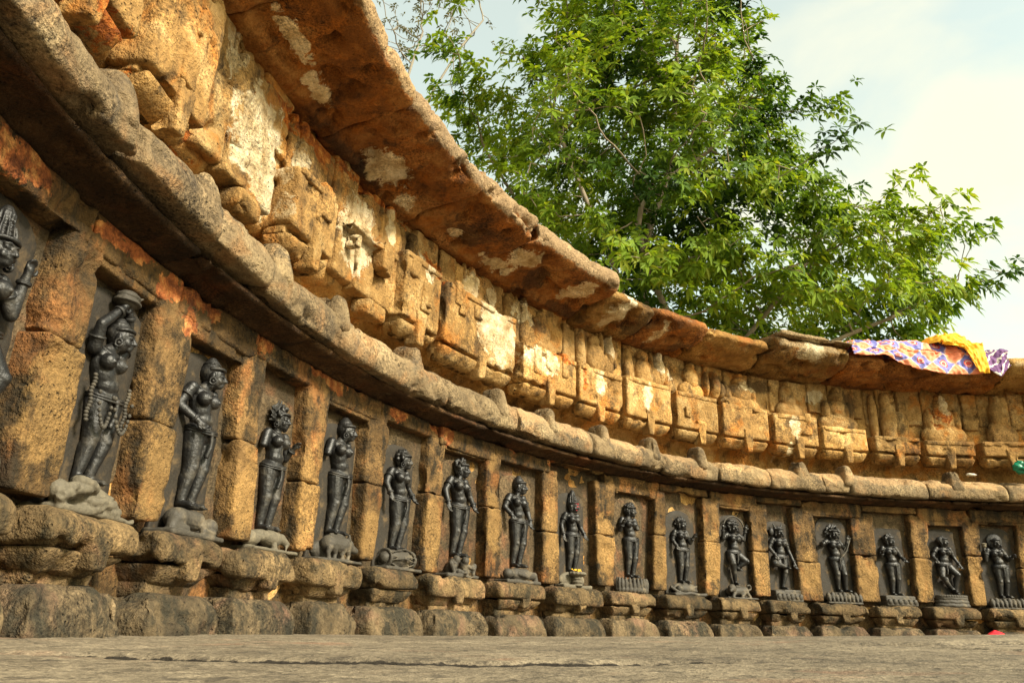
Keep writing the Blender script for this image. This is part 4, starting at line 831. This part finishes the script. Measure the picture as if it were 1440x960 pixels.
def bark(name, a, b):
    t = NT(name); n = t.noise(5, 6, .65, .3); n2 = t.noise(24, 4, .7, 0, t.stretch((1, 1, .3)))
    t.l(t.mix(t.math('MULTIPLY_ADD', n, .6, t.math('MULTIPLY', n2, .4)), a, b), t.b.inputs['Base Color']); t.b.inputs['Roughness'].default_value = .85
    t.bump(n2, .6, .01); return t.m
MAT['bark'] = bark('pale_bark', (.13, .095, .06), (.46, .37, .26)); MAT['bark_grey'] = bark('grey_bark', (.13, .11, .08), (.36, .32, .25))

def in_poly(x, z, P):
    r = False; j = len(P) - 1
    for i in range(len(P)):
        if (P[i][1] > z) != (P[j][1] > z) and x < (P[j][0] - P[i][0]) * (z - P[i][1]) / (P[j][1] - P[i][1]) + P[i][0]: r = not r
        j = i
    return r
def edge_dist(x, z, P):
    p = np.array(P); q = np.roll(p, -1, 0); d = q - p; t = np.clip(((x - p[:, 0]) * d[:, 0] + (z - p[:, 1]) * d[:, 1]) / (d ** 2).sum(1), 0, 1)
    return np.min(np.hypot(p[:, 0] + t * d[:, 0] - x, p[:, 1] + t * d[:, 1] - z))
def grow(base, limbs, targets, step=.20, kill=.22, seed=1):
    """space colonisation from the given limbs towards the leaf clusters"""
    nodes, par = [np.array(base, float)], [-1]
    for L in limbs:
        last = 0
        for p in smoothpath([base] + L, max(6, int(sum(np.linalg.norm(np.array(a) - np.array(b)) for a, b in zip([base] + L[:-1], L)) / .28)))[1:]:
            nodes.append(p); par.append(last); last = len(nodes) - 1
    A = np.array(targets); alive = np.ones(len(A), bool)
    for it in range(90):
        N = np.array(nodes); idx = np.where(alive)[0]
        if len(idx) == 0: break
        D = np.linalg.norm(A[idx][:, None] - N[None], axis=2); nn = D.argmin(1); dm = D[np.arange(len(idx)), nn]
        alive[idx[dm < kill]] = False
        new = {}
        for a, n, d in zip(idx, nn, dm):
            if d >= kill: new.setdefault(n, np.zeros(3)); new[n] += (A[a] - N[n]) / d
        if not new: break
        for n, v in new.items():
            v = v / (np.linalg.norm(v) + 1e-9) + np.array([rng.uniform(-.25, .25), rng.uniform(-.25, .25), rng.uniform(-.2, .25)]); v /= np.linalg.norm(v)
            nodes.append(N[n] + v * step); par.append(n)
    return np.array(nodes), par
def tree(name, label, base, limbs, clusters, mats, leaf_len, leaf_wid, per, sats, r_tip, expo, tint_fn, spread=.16, droop=.5):
    root = thing(name, label, 'tree', Matrix.Translation(Vector(base)), None)
    nodes, par = grow(base, limbs, clusters)
    n = len(nodes); kids = [[] for _ in range(n)]
    for i, p in enumerate(par):
        if p >= 0: kids[p].append(i)
    rad = np.zeros(n)
    for i in range(n - 1, -1, -1):
        rad[i] = r_tip if not kids[i] else (sum(rad[k] ** expo for k in kids[i])) ** (1 / expo)
    V, Fc = [], []
    k0 = 0; m = 7
    for i in range(1, n):
        p = par[i]; a, b = nodes[p], nodes[i]; d = b - a; L = np.linalg.norm(d)
        if L < 1e-6: continue
        ra = min(rad[p], rad[i] * 1.35); t = d / L; ref = np.array([0, 0, 1.]) if abs(t[2]) < .9 else np.array([1., 0, 0]); u = np.cross(t, ref); u /= np.linalg.norm(u); w = np.cross(t, u)
        mm = 4 if rad[i] < .012 else m
        for c, r in ((a - t * ra * .3, ra), (b, rad[i])):
            for j in range(mm): q = 2 * math.pi * j / mm; V.append(c + r * (math.cos(q) * u + math.sin(q) * w))
        Fc += [[k0 + j, k0 + (j + 1) % mm, k0 + mm + (j + 1) % mm, k0 + mm + j] for j in range(mm)]; k0 += 2 * mm
    link('trunk', np.array(V), Fc, mats[1], root, fixn=False)
    # leaves in star-like whorls at the twig ends
    rs = np.random.RandomState(5); C = np.array(clusters); LV, LF, TC = [], [], []; k0 = 0
    cen = C.mean(0)
    for ci, c in enumerate(C):
        for q in range(sats):
            o = c + rs.normal(0, spread, 3) * np.array([1, 1, .8]) if q else c
            ax = (o - cen) / (np.linalg.norm(o - cen) + .01) * .6 + np.array([0, -.15, .8]) + rs.normal(0, .35, 3); ax /= np.linalg.norm(ax)
            u = np.cross(ax, [0.3, 1, .1]); u /= np.linalg.norm(u); w = np.cross(ax, u); base_t = tint_fn(rs, o)
            for l in range(per):
                an = 2 * math.pi * l / per * 1.618 * 1.0 + rs.uniform(-.3, .3); el = rs.uniform(-.25, .75)
                d = (math.cos(an) * u + math.sin(an) * w) * math.cos(el) + ax * math.sin(el); L = leaf_len * rs.uniform(.65, 1.15); W = leaf_wid * rs.uniform(.8, 1.15)
                s_ = np.cross(d, ax + rs.normal(0, .25, 3)); s_ /= np.linalg.norm(s_) + 1e-9; dr = np.array([0, 0, -1.]) * droop * L
                up_ = np.cross(s_, d) * W * .25
                p0 = o + d * .015; p1 = o + d * L * .38 + dr * .10; p2 = o + d * L * .70 + dr * .36; p3 = o + d * L * .95 + dr * .75
                LV += [p0, p1 - s_ * W + up_, p1, p1 + s_ * W + up_, p2 - s_ * W * .8 + up_, p2, p2 + s_ * W * .8 + up_, p3]
                LF += [[k0, k0 + 2, k0 + 1], [k0, k0 + 3, k0 + 2], [k0 + 1, k0 + 2, k0 + 5, k0 + 4], [k0 + 2, k0 + 3, k0 + 6, k0 + 5], [k0 + 4, k0 + 5, k0 + 7], [k0 + 5, k0 + 6, k0 + 7]]
                tt = min(.87, max(0, base_t + rs.normal(0, .09))) if base_t < .9 else base_t; TC += [tt] * 6; k0 += 8
    link('crown', np.array(LV), LF, mats[0], root, fixn=False, face_col=TC)
    return root

OUT = [(-4.95, 8.2), (-4.5, 8.75), (-3.75, 8.6), (-3.1, 9.2), (-2.6, 9.9), (-2.2, 10.7), (-1.4, 11.2), (-.4, 11.1), (-.05, 9.7), (.65, 8.75), (.90, 7.95), (1.12, 7.2), (1.35, 6.75), (1.75, 6.4), (2.2, 6.05), (2.65, 5.7), (3.0, 5.25), (3.15, 4.8), (3.3, 4.25), (3.0, 3.7), (.4, 3.4), (-2.0, 3.3), (-3.7, 5.5), (-4.85, 7.0)]
rs = np.random.RandomState(11); clumps = []
for _ in range(22000):
    x, z = rs.uniform(-5, 3.8), rs.uniform(3.2, 11.2)
    if not in_poly(x, z, OUT): continue
    e = edge_dist(x, z, OUT)
    if e < .22: continue
    y = 8.8 + rs.normal(0, 1) * min(1.15, .35 + e * .8); p = np.array([x, y, z])
    if all(np.linalg.norm((p - q) * np.array([1, .8, 1.15])) > .41 for q in clumps): clumps.append(p)
    if len(clumps) >= 385: break
cl = []
for p in clumps:
    rr_ = rs.uniform(.22, .42)
    for _ in range(int(rs.uniform(5, 9))):
        v = rs.normal(0, 1, 3); v /= np.linalg.norm(v); cl.append(p + v * rr_ * rs.uniform(.3, 1) * np.array([1.15, 1.1, .72]))
base = (-1.15, 8.9, 0.0)
limbs = [[(-1.2, 8.9, 1.6), (-1.35, 8.8, 2.9), (-1.85, 8.6, 4.6), (-2.45, 8.5, 6.2), (-2.9, 8.6, 7.6)], [(-1.1, 8.9, 1.7), (-1.1, 8.9, 3.1), (-1.5, 9.0, 5.0), (-1.0, 8.9, 7.0), (-.8, 8.8, 9.2)], [(-1.05, 8.9, 1.6), (-.8, 8.8, 3.0), (.1, 8.6, 4.2), (.9, 8.5, 5.2), (1.3, 8.6, 6.0)],
         [(-1.0, 8.9, 1.5), (-.5, 8.8, 2.9), (.9, 8.6, 3.8), (2.2, 8.6, 4.4), (3.0, 8.6, 4.9)], [(-1.2, 9.0, 1.6), (-1.5, 9.3, 3.1), (-2.9, 9.4, 5.6), (-3.9, 9.3, 7.3)], [(-1.1, 8.8, 1.8), (-.95, 8.5, 3.2), (-1.7, 8.0, 5.4), (-.6, 8.0, 6.6), (.1, 8.0, 7.6)]]
def tint(rs_, o):
    # sunlit yellow-green and shaded dark leaves put into the tint, brighter leftward
    g = vnoise(np.array([o]) * 1.1 + 40)[0]
    t = .24 + 1.35 * (g - .30) + rs_.normal(0, .14) + (.15 if o[0] < -2.2 else 0)
    return 0.97 if rs_.rand() < 0 else min(.80, max(.02, t))
tree('leafy_tree', 'big spreading green tree with pale forked branches rising behind the wall', base, limbs, cl, (MAT['leaf'], MAT['bark']), .15, .022, 9, 4, .006, 2.35, tint, .14)
# thin pale tree further back on the left
rs = np.random.RandomState(4); cl2 = []
OUT2 = [(-7.3, 12.4), (-7.2, 14.2), (-6.2, 15.6), (-4.4, 15.2), (-3.9, 14.3), (-4.15, 13.3), (-5.0, 12.7), (-5.4, 12.2), (-6.0, 11.8), (-6.9, 12.0)]
while len(cl2) < 95:
    x, z = rs.uniform(-7.4, -3.8), rs.uniform(10.8, 15.6)
    if in_poly(x, z, OUT2): cl2.append(np.array([x, 12.8 + rs.normal(0, .7), z]))
tree('sparse_tree', 'thin grey tree with bare twigs and scattered small leaves, above the cornice', (-6.2, 12.9, 0.0), [[(-6.2, 12.9, 5), (-6.1, 12.8, 9), (-6.0, 12.8, 11.3), (-5.7, 12.8, 13.0)], [(-6.15, 12.9, 6), (-5.9, 12.7, 9.5), (-5.0, 12.6, 11.9), (-4.3, 12.7, 13.3)]], cl2, (MAT['leaf_grey'], MAT['bark_grey']), .12, .019, 6, 3, .008, 2.5, lambda r_, o: r_.uniform(0, 1), .16, .7)

# ------------------------------------------------------------------ cloths left on the cornice and small litter
def sheet(s0, s1, prof, n_s, n_t, seed, fold=.012, thick=.004):
    """crumpled cloth; prof(u, t) -> (d, z) with u along the wall and t across"""
    U_, T_ = np.meshgrid(np.linspace(0, 1, n_s), np.linspace(0, 1, n_t), indexing='ij'); u, t = U_.ravel(), T_.ravel()
    d, z = prof(u, t); s = s0 + (s1 - s0) * u + .03 * (fbm(np.stack([u * 3, t * 5, u * 0 + seed], 1), 3) - .5) * 2 * np.sin(np.pi * np.clip(t * 1.2, 0, 1))
    q = np.stack([s, d, z], 1); f = np.array([[a * n_t + b, a * n_t + b + 1, (a + 1) * n_t + b + 1, (a + 1) * n_t + b] for a in range(n_s - 1) for b in range(n_t - 1)])
    nr = vnormals(q, f); nr *= np.sign(nr[:, 2:3].mean() + 1e-9)
    w = 1 - np.abs(fbm(np.stack([s * 9, t * 4 + s * 3, u * 0 + seed + 3], 1), 3) - .5) * 5; q = q + nr * (fold * w + .5 * fold * (fbm(q * 40 + seed, 2) - .5) * 2)[:, None]
    top = sdz(q); bot = sdz(q - nr * thick); N = len(q)
    F_ = [list(x) for x in f] + [[x[3] + N, x[2] + N, x[1] + N, x[0] + N] for x in f]
    rim = [a * n_t for a in range(n_s)] + [(n_s - 1) * n_t + b for b in range(1, n_t)] + [a * n_t + n_t - 1 for a in range(n_s - 2, -1, -1)] + [b for b in range(n_t - 2, 0, -1)]
    F_ += [[rim[i], rim[(i + 1) % len(rim)], rim[(i + 1) % len(rim)] + N, rim[i] + N] for i in range(len(rim))]
    return np.concatenate([top, bot]), F_, np.concatenate([np.stack([u * (s1 - s0), t * 0 + np.cumsum(np.ones_like(t)) * 0 + t, u * 0, u * 0 + 1], 1)] * 2)
def cloth_prof(ztop, heap, hang, d0, dedge):
    def p(u, t):
        hp_ = np.interp(u, [0, .12, .45, .8, 1], [.25, .7, .9, 1.0, .5]) * heap
        on = t < .62; a = np.clip(t / .62, 0, 1); b = np.clip((t - .62) / .38, 0, 1)
        d = np.where(on, d0 + (dedge - d0) * a, dedge + .012 * np.sin(b * math.pi / 2))
        zz = ztop + hp_ * np.sin(np.pi * np.clip(a * .93 + .07, 0, 1)) ** .7
        return d, np.where(on, zz, ztop + hp_ * np.sin(np.pi) ** .7 + .02 - (hang(u) + .02) * b)
    return p
def cloth_mat(name, build):
    t = NT(name); a = t.n('ShaderNodeAttribute'); a.attribute_name = 'patch'; s = t.n('ShaderNodeSeparateColor'); t.l(a.outputs['Color'], s.inputs[0])
    t.l(build(t, s.outputs[0], t.math('MULTIPLY', s.outputs[1], .60)), t.b.inputs['Base Color']); t.b.inputs['Roughness'].default_value = .75
    t.bump(t.noise(60, 4, .6), .3, .006); return t.m
def diamonds(t, u, v):
    w = t.math('MULTIPLY_ADD', t.noise(7, 3, .6), .05, -.025); u = t.math('ADD', u, w); k = 1 / .20
    a = t.math('MULTIPLY', t.math('ADD', u, v), k); b = t.math('MULTIPLY', t.math('SUBTRACT', u, v), k)
    fa, fb = t.math('SUBTRACT', t.math('FRACT', a), .5), t.math('SUBTRACT', t.math('FRACT', t.math('ADD', b, 20.0)), .5)
    par = t.math('MODULO', t.math('ADD', t.math('FLOOR', a), t.math('ADD', t.math('FLOOR', b), 40.0)), 2.0)
    r = t.math('SQRT', t.math('ADD', t.math('MULTIPLY', fa, fa), t.math('MULTIPLY', fb, fb)))
    e = t.math('MAXIMUM', t.math('ABSOLUTE', fa), t.math('ABSOLUTE', fb))
    col = t.mix(par, (.84, .27, .13), (.17, .17, .46)); col = t.mix(t.ss(e, .46, .49), col, (.74, .50, .44))
    bl = t.math('LESS_THAN', r, .27); ring = t.math('MULTIPLY', t.math('GREATER_THAN', r, .13), t.math('LESS_THAN', r, .20))
    col = t.mix(t.math('MULTIPLY', bl, par), col, (.62, .08, .06)); col = t.mix(t.math('MULTIPLY', ring, par), col, (.78, .50, .42)); return col
def purple(t, u, v):
    w = t.math('SINE', t.math('MULTIPLY', t.math('ADD', t.math('ADD', v, u), t.math('MULTIPLY', t.noise(9, 3, .6), .2)), 75.0))
    return t.mix(t.ss(w, .55, .75), (.13, .045, .16), (.66, .60, .55))
MAT['diamond_cloth'] = cloth_mat('diamond_print_cloth', diamonds); MAT['purple_cloth'] = cloth_mat('purple_print_cloth', purple)
MAT['yellow_cloth'] = plain('yellow_cloth', (.82, .44, .008), .7, (.70, .32, .005), 12)
v, f, at = sheet(5.56, 6.72, cloth_prof(2.022, .150, lambda u: np.interp(u, [0, .1, .25, .45, .7, 1], [.07, .07, .05, .13, .17, .15]), .02, .425), 150, 64, 1.0, .020)
tag(link('patterned_cloth', v, f, MAT['diamond_cloth'], None, at), 'crumpled cloth with orange and blue diamond print lying along the cornice top', 'cloth')
v, f, at = sheet(6.36, 6.70, cloth_prof(2.085, .150, lambda u: np.interp(u, [0, .5, .75, 1], [.0, .03, .22, .22]), .06, .45), 80, 56, 7.0, .024)
tag(link('yellow_cloth', v, f, MAT['yellow_cloth'], None, at), 'bunched bright yellow cloth heaped on top of the patterned cloth', 'cloth')
v, f, at = sheet(6.69, 6.89, cloth_prof(2.03, .06, lambda u: np.interp(u, [0, .5, 1], [.12, .19, .10]), .05, .44), 44, 54, 4.0, .018)
tag(link('purple_cloth', v, f, MAT['purple_cloth'], None, at), 'purple and white printed cloth hanging over the cornice edge, right of the yellow one', 'cloth')
def crumple(name, s, d, z, r, mat, label, cat, amp=.35, m=None):
    v, f = ball((0, 0, 0), 1.0, 28, 18); n = v.copy(); v = v * (1 + amp * (fbm(n * 2.2 + s, 3) - .5) * 2 - .25 * amp * np.abs(fbm(n * 5 + s, 2) - .5) * 4)[:, None]; v = v * np.array(r); v[:, 2] = np.maximum(v[:, 2], -r[2] * .8)
    A = np.array(m if m is not None else frame(s, d, z)); tag(link(name, v @ A[:3, :3].T + A[:3, 3], f, mat), label, cat)
MAT['green_plastic'] = plain('green_plastic', (.01, .26, .13), .35, (.01, .16, .09)); MAT['red_cloth'] = plain('red_plastic', (.62, .012, .025), .4, (.5, .008, .02)); MAT['white_scrap'] = plain('white_scrap', (.7, .66, .55), .8)
crumple('green_bag', 7.02, .16, 1.235, (.075, .05, .05), MAT['green_plastic'], 'crumpled green plastic lying on the rounded moulding at the right picture edge', 'litter', .75)
crumple('white_scrap', 6.608, .16, 1.182, (.035, .02, .010), MAT['white_scrap'], 'small flat white scrap lying on the rounded moulding below the frieze', 'litter')
crumple('red_bundle', 2.0, 0, 0, (.060, .05, .058), MAT['red_cloth'], 'small bright red bundle on the ground near the far right of the wall', 'bundle', .15, Matrix.Translation((-1.03, 2.66, .036)))
